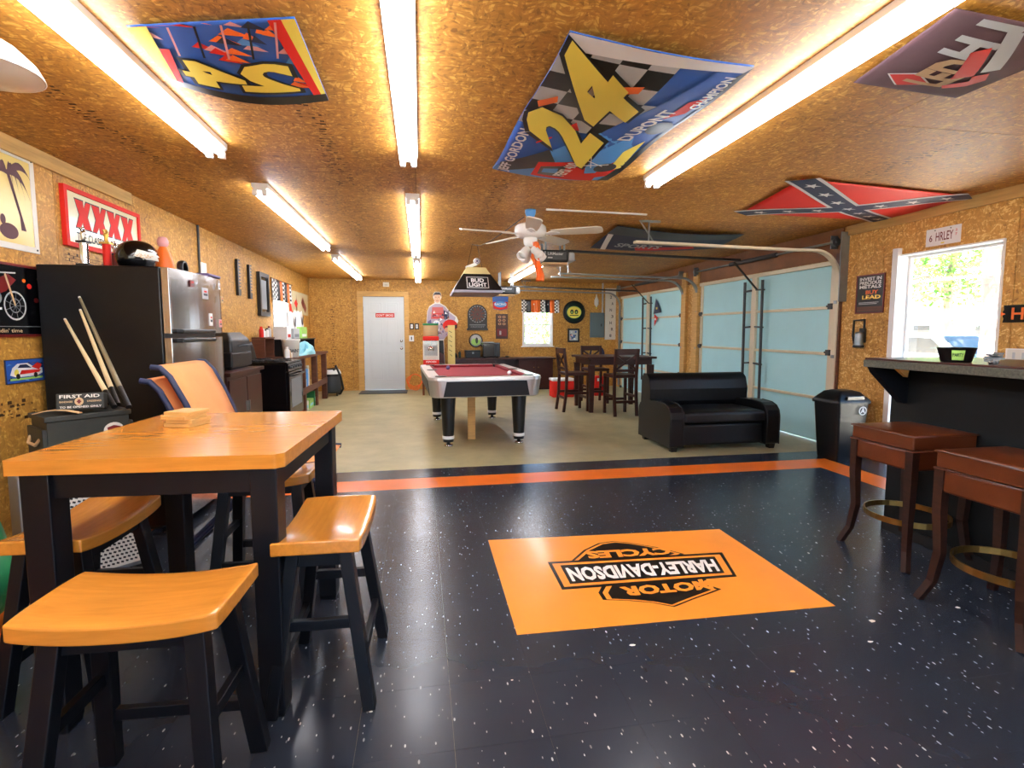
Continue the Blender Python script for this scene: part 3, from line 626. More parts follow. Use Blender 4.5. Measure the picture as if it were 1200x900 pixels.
for ch_, s0, s1 in (('2', .19, .43), ('4', .475, .745)): vt(ch_, s0 - .018, s1 + .018, -.002, .655, K, .009, .07, .27); vt(ch_, s0, s1, .025, .63, 'yellow', .010, .055, .27)
vt('JEFF GORDON', .02, .44, .03, .13, W, .009, .03); vt('DUPONT', .46, .74, .70, .80, W, .009, .03, 0, .25); vt('PEPSI 400', .07, .24, .46, .56, W, .009, .03, 0, .2); vt('CHAMPION', .76, .95, .90, .97, W, .009, .03)
p.line((.36, .18), (.42, .26), .012, 'red', .0095); p.poly([(.50, .30), (.56, .34), (.5, .40)], 'red', .0095); p.poly([(.62, .06), (.66, .03), (.72, .12), (.68, .14)], 'orange', .0095); p.poly([(.80, .42), (.84, .40), (.86, .52), (.82, .52)], 'orange', .0095)
p.line((.22, .62), (.24, .82), .008, W, .0095); p.line((.28, .6), (.22, .78), .006, W, .0095); p.line((.2, .7), (.32, .62), .006, W, .0095)
p.build('print', o)
# second number banner, read from the other side
A, Bq, Cq, Dq = PZ(385, 117, zb), PZ(203, 97, zb), PZ(148, 30, zb), PZ(345, 20, zb)
o, p, mp = banner('flame_banner', 'blue racing banner with upside-down yellow number 24 and red flames on the ceiling', (A, Bq, Cq, Dq), lambda s, t: .05 * math.sin(math.pi * s) * (1 - t), 'blue')
p.rect(0, 1, 0, .12, 'black', .004); rnd = random.Random(3)
for k in range(46):
    x, y = rnd.random(), rnd.uniform(.5, 1) if rnd.random() < .7 else rnd.uniform(.15, .5)
    if .1 < x < .9 and y < .5: continue
    l = rnd.uniform(.06, .2); p.poly([(x, y), (min(1, x + l), min(1, y + .04)), (min(1, x + l * .6), min(1, y + .10))], rnd.choice(['red', 'red', 'orange', 'sky_blue', 'navy', 'pink']), .004 + k * .00004)
p.poly([(0, .12), (.05, .12), (.10, 1), (0, 1)], 'yellow', .0062); p.poly([(.03, .12), (.08, .12), (.16, 1), (.08, 1)], 'red', .0063); p.poly([(.95, .12), (1, .12), (1, 1), (.88, 1)], 'yellow', .0062); p.poly([(.91, .12), (.95, .12), (.9, .7), (.84, .7)], 'red', .0063)
p.text('24', .12, .88, .17, .60, K, .0075, .08); p.text('24', .15, .85, .20, .57, 'yellow', .0085, .05)
for k in range(5): p.line((.2 + .15 * k, .62), (.12 + .16 * k, .98), .014, 'black' if k % 2 else 'pink', .0074)
p.build('print', o)
# dark rock-tour style banner top right
A, Bq, Cq, Dq = PZ(1000, 97, zb), PZ(1120, 115, zb), PZ(1290, 45, zb), PZ(1120, 10, zb)
o, p, mp = banner('maroon_banner', 'faded maroon banner with grey and red lettering tacked to the ceiling', (A, Dq, Cq, Bq), lambda s, t: .03 * math.sin(math.pi * s) * math.sin(math.pi * t), 'maroon')
p.poly([(.10, .30), (.24, .12), (.36, .30), (.22, .52)], W, .004); p.poly([(.11, .31), (.24, .14), (.34, .30), (.22, .50)], 'red', .005)
p.text('LED', .20, .62, .28, .62, 'tan', .006, .05, xf=lambda a, b: (a, .9 - b)); p.text('H I', .62, .98, .2, .5, 'light_grey', .006, .05, xf=lambda a, b: (a, .7 - b))
p.poly([(.36, .55), (.7, .38), (.78, .46), (.45, .66)], 'red', .0065); p.poly([(.18, .66), (.24, .60), (.36, .72), (.44, .66), (.5, .74), (.38, .84), (.26, .8)], 'red', .0065); p.poly([(.5, .66), (.92, .42), (.94, .52), (.56, .76)], 'light_grey', .006)
p.build('print', o)
for q in ((A), (Bq), (Bq * .5 + A * .5)): pass
# crossed flag
A, Bq, Cq, Dq = PZ(868, 250, zb), PZ(940, 210, zb), PZ(1138, 230, zb), PZ(1035, 259, zb)
o, p, mp = banner('crossed_flag', 'red flag with starred blue diagonal cross tacked to the ceiling near the doorway', (A, Dq, Cq, Bq), lambda s, t: .035 * math.sin(math.pi * s) * math.sin(math.pi * t), 'red')
for a, b in (((0, 0), (1, 1)), ((0, 1), (1, 0))):
    p.line(a, b, .19, W, .004)
for a, b in (((0, 0), (1, 1)), ((0, 1), (1, 0))):
    p.line(a, b, .14, 'navy', .005)
for k in (-3, -2, -1, 0, 1, 2, 3):
    for s_ in ((1, 1), (1, -1)):
        if k == 0 and s_[1] < 0: continue
        p.star(.5 + k * .135 * s_[0], .5 + k * .135 * s_[1], .048, W, .006)
p.build('print', o)
# dark blue banner behind the near garage track
A, Bq, Cq, Dq = V((2.05, 5.25, zb)), V((3.65, 5.45, zb)), V((3.75, 6.2, zb - .04)), V((2.15, 6.45, zb - .04))
o, p, mp = banner('navy_banner', 'dark navy racing banner on the ceiling behind the garage track', (A, Bq, Cq, Dq), lambda s, t: .04 * math.sin(math.pi * s), 'navy')
p.rect(0, 1, 0, .3, 'dark_grey', .004); p.text('SPORTS', .15, .5, .62, .82, 'light_grey', .005, .03, xf=lambda a, b: (a, 1.44 - b)); p.poly([(.3, .75), (.75, .7), (.8, .85), (.35, .95)], 'red', .0045); p.poly([(0, .3), (.04, .3), (.12, 1), (.08, 1)], W, .005)
p.build('print', o)
# ---------------------------------------------------------------- honey pub table and saddle stools
t = T('pub_table', 'honey wood pub table with black square legs', 'table', (-.819, 2.194, .002), RAD(-3.4)); pub = t
hw, hd = .408, .455
g = G(); n = 7
for i in range(n):
    pass
g = G(); ch = .012
out = [(-hw + ch, -hd), (hw - ch * 2, -hd), (hw, -hd + ch * 2), (hw, hd - ch), (hw - ch, hd), (-hw + ch, hd), (-hw, hd - ch), (-hw, -hd + ch)]
g.prism(out, lambda x, y, h: V((x, y, h)), .862, .908); top = g.build('tabletop', 'honey', t, local=True, bevel=.006, seg=3)
g = G(); e = .055
for s in (-1, 1):
    g.box(-hw + .08, hw - .08, s * (hd - e) - .011, s * (hd - e) + .011, .775, .861); g.box(s * (hw - e) - .011, s * (hw - e) + .011, -hd + .08, hd - .08, .775, .861)
g.build('apron', 'black_paint', t, local=True, bevel=.002)
for sx in (-1, 1):
    for sy in (-1, 1):
        x, y = sx * (hw - .072), sy * (hd - .068)
        G().loft([[V((x + a * k, y + b * k, z)) for a, b in ((-1, -1), (1, -1), (1, 1), (-1, 1))] for z, k in ((0, .036), (.02, .040), (.861, .042))], sm=False).build('leg', 'black_paint', t, local=True, bevel=.004)
def make_stool(label, loc, rz):
    t = T('saddle_stool', label, 'stool', loc, rz, 'honey saddle stools around the pub table'); L_, D_ = .243, .145
    def topf(u, v):
        x, y = (u * 2 - 1), (v * 2 - 1); z = .593 + .020 * abs(x) ** 2.2 - .004 * abs(y) ** 3
        k = .985 if abs(y) > .99 else 1
        return V((x * L_ * (1 - .02 * abs(y) ** 4), y * D_ * (1 - .03 * abs(x) ** 8), z))
    G().slab(topf, 20, 10, lambda u, v: V((0, 0, -.044 - .002 * (1 - abs(2 * v - 1))))).build('seat', 'honey', t, local=True, weld=True, bevel=.005)
    P = {}
    for sx in (-1, 1):
        for sy in (-1, 1):
            a, b = V((sx * .165, sy * .085, .555)), V((sx * .215, sy * .16, 0)); P[sx, sy] = (a, b)
            G().bar(a, b, .050, .042, up=(0, 1, 0)).build('leg', 'black_paint', t, local=True, bevel=.003)
    at = lambda sx, sy, z: P[sx, sy][0].lerp(P[sx, sy][1], 1 - z / .555)
    for sy in (-1, 1): G().bar(at(-1, sy, .17), at(1, sy, .17), .022, .036).build('stretcher', 'black_paint', t, local=True, bevel=.002)
    for sx in (-1, 1): G().bar(at(sx, -1, .30), at(sx, 1, .30), .022, .036).build('stretcher', 'black_paint', t, local=True, bevel=.002)
    g = G()
    for sy in (-1, 1): g.bar(at(-1, sy, .525), at(1, sy, .53), .02, .05)
    for sx in (-1, 1): g.bar(at(sx, -1, .525), at(sx, 1, .525), .02, .05)
    g.build('seat_frame', 'black_paint', t, local=True); return t
st = make_stool('honey saddle stool pulled out at the table end opposite the stacked chairs', (-.735, 1.475, .002), RAD(-3))
dup(st, (-.345, 1.965, .002), RAD(88), 'honey saddle stool on the logo-mat side of the pub table')
dup(st, (-1.245, 2.125, .002), RAD(86.5), 'honey saddle stool on the heater side of the pub table')
dup(st, (-.775, 2.73, .002), RAD(-2), 'honey saddle stool tucked between the pub table and the stacked chairs')
# coasters / card decks on the table
base = PZ(218, 498, .9105); 
for k, (dx_, dy_, rz) in enumerate(((.006, 0, -20), (.010, .006, -16), (-.004, -.002, -22), (.004, .008, -18))):
    o = G().box(-.058, .058, -.058, .058, 0, .0150).build('coaster', 'pine', bevel=.002); o.location = base + V((dx_, dy_, k * .0155)); o.rotation_euler.z = RAD(rz)
    tag(o, ('lowest wooden coaster of the stack on the pub table', 'second wooden coaster from the bottom of the stack on the pub table', 'third wooden coaster from the bottom of the stack on the pub table', 'topmost wooden coaster of the stack on the pub table')[k], 'coaster', 'wooden coasters stacked on the pub table')
    if k == 3: p = Print(plane(o.location + V((0, 0, .0150)), (1, 0, 0), (0, 1, 0), (0, 0, 1))); p.h = .0004; p.rect(-.03, .03, -.02, .02, 'tan'); q = p.build('inlay', o)

# ---------------------------------------------------------------- two stacked orange sling chairs
def sling_chair(label, loc):
    t = T('sling_chair', label, 'chair', loc, 0, 'orange sling chairs stacked behind the pub table'); y0, y1 = -.28, .28
    prof = [(-.40, 1.04), (-.355, 1.035), (-.31, .985), (-.24, .84), (-.17, .66), (-.11, .50), (-.05, .435), (.05, .41), (.25, .42), (.42, .46), (.47, .455)]
    def f(u, v):
        k = v * (len(prof) - 1); i = min(int(k), len(prof) - 2); a = k - i; return V((prof[i][0] * (1 - a) + prof[i + 1][0] * a, y0 + (y1 - y0) * u, prof[i][1] * (1 - a) + prof[i + 1][1] * a))
    G().slab(f, 4, 40, (-.004, 0, -.006)).build('sling', 'orange_cloth', t, local=True)
    for y in (y0 - .012, y1 + .012):
        G().tube([(a, y, b - .006) for a, b in prof], .016, n=8).build('side_rail', 'navy', t, local=True)
        G().tube([(-.17, y, .62), (-.1, y, .66), (.3, y, .66), (.34, y, .6), (.36, y, .016)], .013, n=8).build('arm_leg', 'navy', t, local=True)
        G().tube([(.1, y, .40), (-.3, y, .016)], .013, n=8).build('rear_leg', 'navy', t, local=True)
    G().tube([(-.3, y0, .016), (-.3, y1, .016)], .011, n=8).build('foot_bar', 'navy', t, local=True); G().tube([(.36, y0, .10), (.36, y1, .10)], .011, n=8).build('foot_bar', 'navy', t, local=True)
    return t
sc1 = sling_chair('lower orange sling chair of the stacked pair, navy rails', (-1.07, 3.32, .002))
sc2 = dup(sc1, (-1.015, 3.32, .075), 0, 'upper orange sling chair resting on the stacked one below')

# ---------------------------------------------------------------- heater, ammo box, first-aid tin, green bag
t = T('space_heater', 'grey cabinet heater with white perforated grille beside the pub table', 'heater', (-1.765, 2.985, .002), RAD(42))
G().box(-.25, .25, -.13, .13, .03, .615).build('body', 'grey', t, local=True, bevel=.01)
gr = G().box(-.235, .215, -.145, -.131, .06, .585).build('grille', 'off_white', t, local=True)
pr_ = G()
for i in range(21):
    for j in range(24):
        x, z = -.222 + i * .02 + (.01 if j % 2 else 0), .075 + j * .0205; pr_.add([(x, -.1457, z + .004), (x + .012, -.1457, z - .001), (x + .015, -.1457, z + .008), (x + .003, -.1457, z + .013)], [(0, 1, 2, 3)])
pr_.build('perforations', 'black', gr, local=True, kind='stuff')
for sx in (-.22, .22): G().box(sx - .03, sx + .03, -.12, .12, 0, .03).build('foot', 'black', t, local=True)
t = T('ammo_box', 'long dark green wooden ammo box standing on the heater', 'box', (-1.775, 3.055, .619), RAD(45)); bx = t
G().box(-.17, .17, -.13, .13, 0, .235).build('body', 'olive', t, local=True, bevel=.004)
G().box(-.18, .18, -.14, .14, .236, .262).build('lid', 'olive', t, local=True, bevel=.004)
for s in (-1, 1): G().box(s * .18 - .009, s * .18 + .009, -.13, .13, .02, .20).build('end_cleat', 'olive', t, local=True, bevel=.003)
G().tube([(-.188, -.08, .15), (-.202, -.06, .12), (-.202, .06, .12), (-.188, .08, .15)], .008, n=6).build('rope_handle', 'tan', t, local=True)
R4 = t.matrix_basis; p = Print(lambda s, q, h: R4 @ V((s, -.13 - h, q))); p.h = .0015; p.ell(.10, .16, .045, .04, 'off_white'); p.h = .002; p.poly([(.07, .175), (.10, .185), (.13, .175), (.122, .145), (.078, .145)], 'dark_red'); p.build('emblem', t)
t = T('first_aid_tin', 'dark green first aid tin tilted on the ammo box', 'tin', (-1.73, 3.0, .882), RAD(18))
g = G().box(-.10, .095, -.045, .045, 0, .085); SC = .65; rt = Matrix.Translation((0, 0, .012)) @ Matrix.Rotation(RAD(-8), 4, 'X'); g.xf(rt); g.build('body', 'olive', t, local=True, bevel=.006)
R5 = t.matrix_basis @ rt; p = Print(lambda s, q, h: R5 @ V((s * SC, -.045 - h, q * .84))); p.h = .001
p.text('FIRST AID', -.13, .12, .072, .092, 'off_white'); p.ell(-.01, .05, .028, .024, 'tan', .0015); p.rect(-.018, -.002, .038, .062, 'dark_red', .002); p.rect(-.024, .004, .046, .054, 'dark_red', .002); p.text('BANDAGES', -.13, -.05, .045, .056, 'tan'); p.text('DRESSINGS', .04, .13, .045, .056, 'tan'); p.text('TO BE OPENED ONLY', -.13, .13, .012, .024, 'off_white'); p.build('lettering', t)
g = G(); g.slab(lambda u, v: V((-1.92 + .22 * u, 2.93 + .03 * v - .02 * u, .8825 + .02 * math.sin(u * 3))), 10, 2, (0, 0, .004)); o = g.build('webbing_strap', 'tan'); tag(o, 'olive webbing strap lying across the ammo box lid', 'strap')
c = PY(2, 610, 2.5); g = G(); rnd = random.Random(5)
for k in range(16): g.ell((c.x - .16 + rnd.uniform(-.06, .06), 2.45 + rnd.uniform(-.1, .1), .30 + rnd.uniform(-.14, .16)), .10 + rnd.random() * .05, .1, .10 + rnd.random() * .08, n=10, k=6)
g.ell((c.x - .16, 2.45, .172), .16, .15, .17, n=14); o = g.build('green_bag', 'green'); tag(o, 'crumpled green bag on the floor beside the pub table', 'bag')

# ---------------------------------------------------------------- refrigerator
fy0, fy1, fh = 3.62, 4.48, 1.705
t = T('refrigerator', 'black top-freezer refrigerator with stainless doors', 'refrigerator', ((-2.29 - 1.6) / 2, (fy0 + fy1) / 2, .002))
G().box(-2.29, -1.612, fy0, fy1, .03, fh).build('body', 'fridge_black', t, bevel=.008); G().box(-2.25, -1.7, fy0 + .04, fy1 - .04, .002, .03).build('base', 'black', t)
def door_sec(z0, z1):
    g = G(); ring = []
    for z in (z0, z1):
        ring.append([V((-1.606, fy0, z)), V((-1.56, fy0, z))] + [V((-1.56 + .028 * math.sin(math.pi * k / 12) + .0, fy0 + (fy1 - fy0) * (.03 + .94 * k / 12), z)) for k in range(13)] + [V((-1.56, fy1, z)), V((-1.606, fy1, z))])
    g.loft(ring, sm=False); return g
for z0, z1, n in ((1.285, fh - .005, 'freezer_door'), (.06, 1.255, 'fridge_door')):
    d = door_sec(z0, z1).build(n, 'steel', t, bevel=.004)
    zz = z0 - .0 if n == 'freezer_door' else z1 - .03
    G().box(-1.575, -1.515, fy0 + .06, fy1 - .25, zz, zz + .028).build('handle', 'black', d, bevel=.008)
for k, (y, z, m, wd, hh) in enumerate(((3.86, 1.60, 'dark_red', .06, .045), (4.05, 1.53, 'light_grey', .10, .08), (4.16, 1.34, 'white', .05, .09), (4.36, 1.62, 'white', .03, .05), (4.34, 1.33, 'pink', .05, .06), (4.40, 1.52, 'tan', .04, .05))):
    p = Print(plane((-1.532, y, z), (0, 1, 0), (0, 0, 1), (1, 0, 0)))
    g = G(); g.box(-1.535, -1.529, y, y + wd, z, z + hh); o = g.build('magnet', m, bevel=.001); p.h = .0032; p.rect(wd * .15, wd * .85, hh * .3, hh * .5, 'dark_grey' if m != 'dark_grey' else 'white'); p.rect(wd * .25, wd * .75, hh * .6, hh * .75, 'red')
    p.build('print', o); tag(o, ('small dark red magnet on the freezer door', 'grey crown-shaped sticker magnet on the freezer door', 'white bottle-opener magnet low on the freezer door', 'small white magnet at the top outer edge of the freezer door', 'pink magnet at the lower outer edge of the freezer door', 'tan magnet at the middle outer edge of the freezer door')[k], 'magnet', 'magnets on the refrigerator')
o = G().tube([(-1.60, 4.488, .98), (-1.585, 4.50, .9), (-1.60, 4.52, .72), (-1.575, 4.52, .6), (-1.60, 4.51, .56)], .012, n=6).build('yellow_strap', 'yellow'); tag(o, 'yellow strap hanging off the far side of the refrigerator', 'strap')
# things on the refrigerator
ft = fh + .003
def trophy(x, y, label, body, h, fin):
    t = T('small_trophy', label, 'trophy', (x, y, ft), group='small trophies on the refrigerator')
    G().box(-.034, .034, -.034, .034, 0, .018).build('base', 'black', t, local=True, bevel=.003)
    G().cyl((0, 0, .018), (0, 0, h), .024, n=16).build('column', body, t, local=True); G().box(-.03, .03, -.03, .03, h, h + .012).build('cap', 'black' if fin == 'chrome' else fin, t, local=True, bevel=.002)
    g = G(); g.lathe([(.006, 0), (.012, .012), (.01, .03), (.016, .045), (.012, .06), (.005, .066)], (0, 0, h + .012), 12); g.ell((0, 0, h + .088), .011, n=10, k=6); g.bar((-.0, -.03, h + .09), (0, .0, h + .062), .007, .007); g.bar((0, .03, h + .085), (0, .0, h + .062), .007, .007); g.build('figure', fin, t, local=True)
trophy(-2.10, 3.76, 'chrome-columned trophy on the refrigerator beside the bike poster', 'chrome', .15, 'chrome'); trophy(-2.06, 3.93, 'red-columned trophy with gold figure on the refrigerator', 'red', .17, 'gold'); trophy(-2.10, 4.10, 'short dark red trophy between the others and the helmet', 'dark_red', .12, 'chrome')
t = T('racing_helmet', 'black and white racing helmet on the refrigerator', 'helmet', (-1.88, 3.93, ft), RAD(0))
def hel(u, v):
    a = 2 * math.pi * u; b = math.pi * (.06 + .90 * v); r = math.sin(b) ** .8; return V((.115 * r * math.cos(a), .15 * r * math.sin(a) * 1.0 + .02 * math.cos(b), .095 + .105 * math.cos(b) if v < .8 else .095 + .105 * math.cos(math.pi * .78)))
G().grid(hel, 28, 16).build('shell', 'black_gloss', t, local=True)
p = Print(lambda s, q, h: V((-1.88, 3.93, ft)) + V((.118 * math.cos(s) * math.cos(q), .152 * math.sin(s) * math.cos(q), .095 + .105 * math.sin(q)))); p.sub = .12
p.poly([(-1.3, -.35), (-.6, -.30), (.5, -.25), (.1, -.05), (.6, .05), (-.1, .12), (.3, .32), (-.5, .2), (-1.0, .3), (-1.1, .0)], 'off_white'); p.h = .002; p.poly([(-1.2, -.25), (-.4, -.2), (-.2, -.02), (-.9, .08)], 'tan'); p.build('visor_graphic', t)
t = T('race_figurine', 'orange-red tapering figurine on the refrigerator', 'figurine', (-1.80, 4.12, ft)); 
G().lathe([(.066, 0), (.07, .02), (.06, .09), (.042, .15), (.024, .19)], (0, 0, 0), 20, sy=.7).build('body', 'orange', t, local=True); G().lathe([(.024, .19), (.034, .205), (.036, .23), (.026, .255), (0, .262)], (0, 0, 0), 16).build('head', 'pink', t, local=True); G().lathe([(.0665, .004), (.0715, .02), (.0695, .03)], (0, 0, 0), 20, sy=.72).build('base_band', 'off_white', t, local=True)
t = T('alarm_clock', 'small black round clock on the refrigerator', 'clock', (-1.72, 4.22, ft)); q = Matrix.Rotation(RAD(90), 3, 'Y')
G().lathe([(0, -.02), (.05, -.02), (.055, 0), (.05, .02)], (0, 0, .056), 24, axis=q).build('case', 'black', t, local=True); G().lathe([(0, .021), (.04, .021)][::-1], (0, 0, .056), 24, axis=q).build('dial', 'white', t, local=True)
o = G().box(-1.70, -1.545, 4.22, 4.46, ft, ft + .022).build('serving_tray', 'purple', bevel=.008); tag(o, 'dark purple tray lying on the refrigerator front edge', 'tray')
g = G(); g.bar((-1.66, 4.44, ft + .02), (-1.66, 4.44, ft + .12), .10, .006, up=(1, 0, 0)); o = g.build('greeting_card', 'off_white'); o.location.z = ft + .0225; tag(o, 'white card propped up on the refrigerator tray', 'card')

# pool cues leaning on the refrigerator side
def cue(label, a, b, m):
    t = T('pool_cue', label, 'pool cue', b, 0, 'pool cues leaning by the refrigerator'); a, b = V(a), V(b); d = a - b
    G().cyl(b, b + d * .16, .0145, .0135, n=10).build('butt', 'black', t); G().cyl(b + d * .16, a - d * .015, .0133, .0075, n=10).build('shaft', m, t); G().cyl(a - d * .015, a, .0078, .007, n=8).build('tip', 'white', t)
M('cue_dark', '#7d7358', .3)
for (px0, py0), (px1, py1), lb, m in (((93, 348), (151, 477), 'slender dark-shafted pool cue reaching highest against the refrigerator', 'cue_dark'), ((94, 363), (138, 474), 'maple pool cue in the middle of the leaning group', 'bone'), ((76, 374), (134, 477), 'maple pool cue with its tip beside the wall edge', 'bone')):
    a = PY(px0, py0, 3.60); b = PZ(px1, py1, .897); cue(lb, a, b, m)
a = PX(83, 392, XL + .01); pts = [PX(x, y, XL + .012) for x, y in ((83, 392), (76, 410), (68, 432), (64, 455), (62, 485), (64, 520))]
o = G().tube(pts, .005, n=6).build('white_cable', 'white'); tag(o, 'white cable hanging loose on the left wall beside the refrigerator', 'cable')

# ---------------------------------------------------------------- brown cabinet, black grill box, range
t = T('base_cabinet', 'brown wooden cabinet between the refrigerator and the black range', 'cabinet', (-2.03, 5.6, 0)); G().box(-2.32, -1.76, 5.1, 6.1, 0, .88).build('body', 'mahogany', t, bevel=.003); G().box(-2.32, -1.72, 5.08, 6.12, .881, .915).build('countertop', 'mahogany', t, bevel=.004)
for k in range(2):
    d = G().box(-1.759, -1.742, 5.12 + .49 * k, 5.59 + .49 * k, .1, .84).build('door', 'mahogany', t, bevel=.004); G().box(-1.742, -1.725, 5.54 + .07 * k, 5.56 + .07 * k, .5, .6).build('handle', 'galv', d)
t = T('tabletop_grill', 'black lidded tabletop grill on the brown cabinet', 'grill', (-2.02, 5.75, .917)); G().box(-.2, .2, -.3, .3, .02, .17).build('tray', 'plastic_black', t, local=True, bevel=.015); 
G().loft([[V((sx * a, sy * b, z)) for sx, sy in ((-1, -1), (1, -1), (1, 1), (-1, 1))] for z, a, b in ((.172, .2, .3), (.3, .19, .28), (.37, .13, .2))], sm=False).build('lid', 'black', t, local=True, bevel=.02)
g = G(); g.tube([(.2, -.12, .23), (.245, -.12, .24), (.245, .12, .24), (.2, .12, .23)], .01, n=8); g.build('handle', 'dark_grey', t, local=True)
for sx in (-.15, .15): G().box(sx - .02, sx + .02, -.25, .25, 0, .02).build('foot', 'rubber', t, local=True)
sy0, sy1, sx1 = 6.72, 7.46, -1.64
t = T('range_stove', 'black freestanding range with glass oven door', 'stove', ((-2.3 + sx1) / 2, (sy0 + sy1) / 2, 0))
G().box(-2.3, sx1, sy0, sy1, .03, .895).build('body', 'black_gloss', t, bevel=.006); G().box(-2.25, sx1 - .05, sy0 + .03, sy1 - .03, 0, .03).build('plinth', 'black', t)
G().box(-2.3, sx1 + .015, sy0 - .004, sy1 + .004, .896, .918).build('cooktop', 'black_gloss', t, bevel=.006)
G().hexa([(-2.3, sy0, .919), (-2.18, sy0, .919), (-2.18, sy1, .919), (-2.3, sy1, .919), (-2.3, sy0, 1.16), (-2.235, sy0, 1.16), (-2.235, sy1, 1.16), (-2.3, sy1, 1.16)]).build('backguard', 'black_gloss', t, bevel=.006)
d = G().box(sx1 + .002, sx1 + .035, sy0 + .01, sy1 - .01, .22, .79).build('oven_door', 'black_gloss', t, bevel=.006); G().box(sx1 + .0352, sx1 + .037, sy0 + .10, sy1 - .10, .34, .70).build('oven_window', 'grey', d); 
G().tube([(sx1 + .03, sy0 + .06, .745), (sx1 + .075, sy0 + .06, .75), (sx1 + .075, sy1 - .06, .75), (sx1 + .03, sy1 - .06, .745)], .011, n=8).build('handle', 'black', d)
G().box(sx1 + .002, sx1 + .03, sy0 + .01, sy1 - .01, .05, .205).build('drawer', 'black_gloss', t, bevel=.006)
G().box(sx1 + .002, sx1 + .028, sy0 + .005, sy1 - .005, .80, .895).build('control_panel', 'black_gloss', t, bevel=.004)
for k in range(5): G().cyl((sx1 + .028, sy0 + .1 + .135 * k, .848), (sx1 + .052, sy0 + .1 + .135 * k, .848), .02, .017, n=14).build('knob', 'dark_grey', t)
for bx_ in (-2.05, -1.8):
    for by in (6.92, 7.27):
        g = G()
        for a in range(4): c_, s_ = math.cos(a * math.pi / 4), math.sin(a * math.pi / 4); g.bar((bx_ - .1 * c_, by - .1 * s_, .935), (bx_ + .1 * c_, by + .1 * s_, .935), .012, .012)
        g.tube([(bx_ + .1 * math.cos(a), by + .1 * math.sin(a), .93) for a in [k * math.pi / 8 for k in range(16)]], .007, n=6, closed=True); g.cyl((bx_, by, .919), (bx_, by, .93), .04, n=14); g.build('burner_grate', 'black', t)

# ---------------------------------------------------------------- workbench and its clutter
t = T('workbench', 'brown wooden workbench with a lower shelf along the left wall', 'workbench', (-2.05, 9.0, 0))
y0, y1, xf_ = 7.6, 10.45, -1.80
G().box(-2.31, xf_ + .02, y0, y1 + .05, .875, .915).build('bench_top', 'brown_wood', t, bevel=.003)
for y in (y0 + .05, 8.55, 9.5, y1 - .05):
    G().box(xf_ - .09, xf_, y - .045, y + .045, 0, .874).build('leg', 'brown_wood', t, bevel=.003); G().box(-2.31, -2.22, y - .045, y + .045, 0, .874).build('leg', 'brown_wood', t, bevel=.003)
for y in (8.2, 9.0, 9.9): G().box(xf_ - .12, xf_ - .095, y - .04, y + .04, .42, .874).build('upright', 'brown_wood', t, bevel=.002)
G().box(-2.21, xf_ - .02, y0 + .1, y1 - .1, .36, .38).build('lower_shelf', 'pine_y', t); G().box(xf_ - .019, xf_ + .005, y0, y1, .31, .41).build('shelf_rail', 'brown_wood', t, bevel=.002)
def jar(name, label, cat, loc, r, h, mb, mc=None, group=None, neck=.6, sub='cap'):
    t = T(name, label, cat, loc, group=group); G().lathe([(0, 0), (r * .95, 0), (r, h * .05), (r, h * .7), (r * neck, h * .84)], (0, 0, 0), 16).build('body', mb, t, local=True)
    G().lathe([(r * neck, h * .84), (r * neck * 1.05, h * .85), (r * neck * 1.05, h), (0, h)], (0, 0, 0), 14).build(sub, mc or mb, t, local=True); return t
bt = .917
t = T('bucket', 'white plastic bucket with black print on the workbench', 'bucket', (-1.9, 8.12, bt))
G().lathe([(0, 0), (.105, 0), (.125, .24), (.132, .245), (.132, .265), (.12, .265), (.1, .02), (0, .02)], (0, 0, 0), 28).build('pail', 'white', t, local=True)
p = Print(lambda s, q, h: V((-1.9, 8.12, bt)) + V(((.117 + h) * math.cos(s), (.117 + h) * math.sin(s), q)), .12); p.h = .004; p.text('PAINT', -1.5, -.2, .07, .12, 'dark_grey'); p.build('lettering', t)
g = G(); rnd = random.Random(9)
def bagf(u, v):
    a = 2 * math.pi * u; z = v; bump = .82 + .18 * math.sin(5 * a + 3 * v) + .08 * math.sin(9 * a); r = math.cos(v * math.pi / 2) ** .5 * bump; return V((-1.88 + .12 * r * math.cos(a), 8.98 + .72 * r * math.sin(a), bt + (.13 + .07 * math.sin(2 * a + .6) + .03 * math.sin(7 * a)) * v))
g.grid(bagf, 48, 10); o = g.build('plastic_bag', 'bag_blue'); tag(o, 'pale blue plastic bag slumped on the workbench', 'bag')
for k, (y, r, h, mb, mc, lb) in enumerate(((7.72, .035, .16, 'white', 'white', 'white jug at the range end of the workbench'), (7.84, .025, .12, 'tan', 'gold', 'tan bottle with gold cap by the paint bucket'), (7.92, .025, .09, 'off_white', 'black', 'short white jar with black lid by the paint bucket'))):
    jar('bench_bottle', lb, 'bottle', (-1.86, y, bt), r, h, mb, mc, 'small bottles on the workbench')
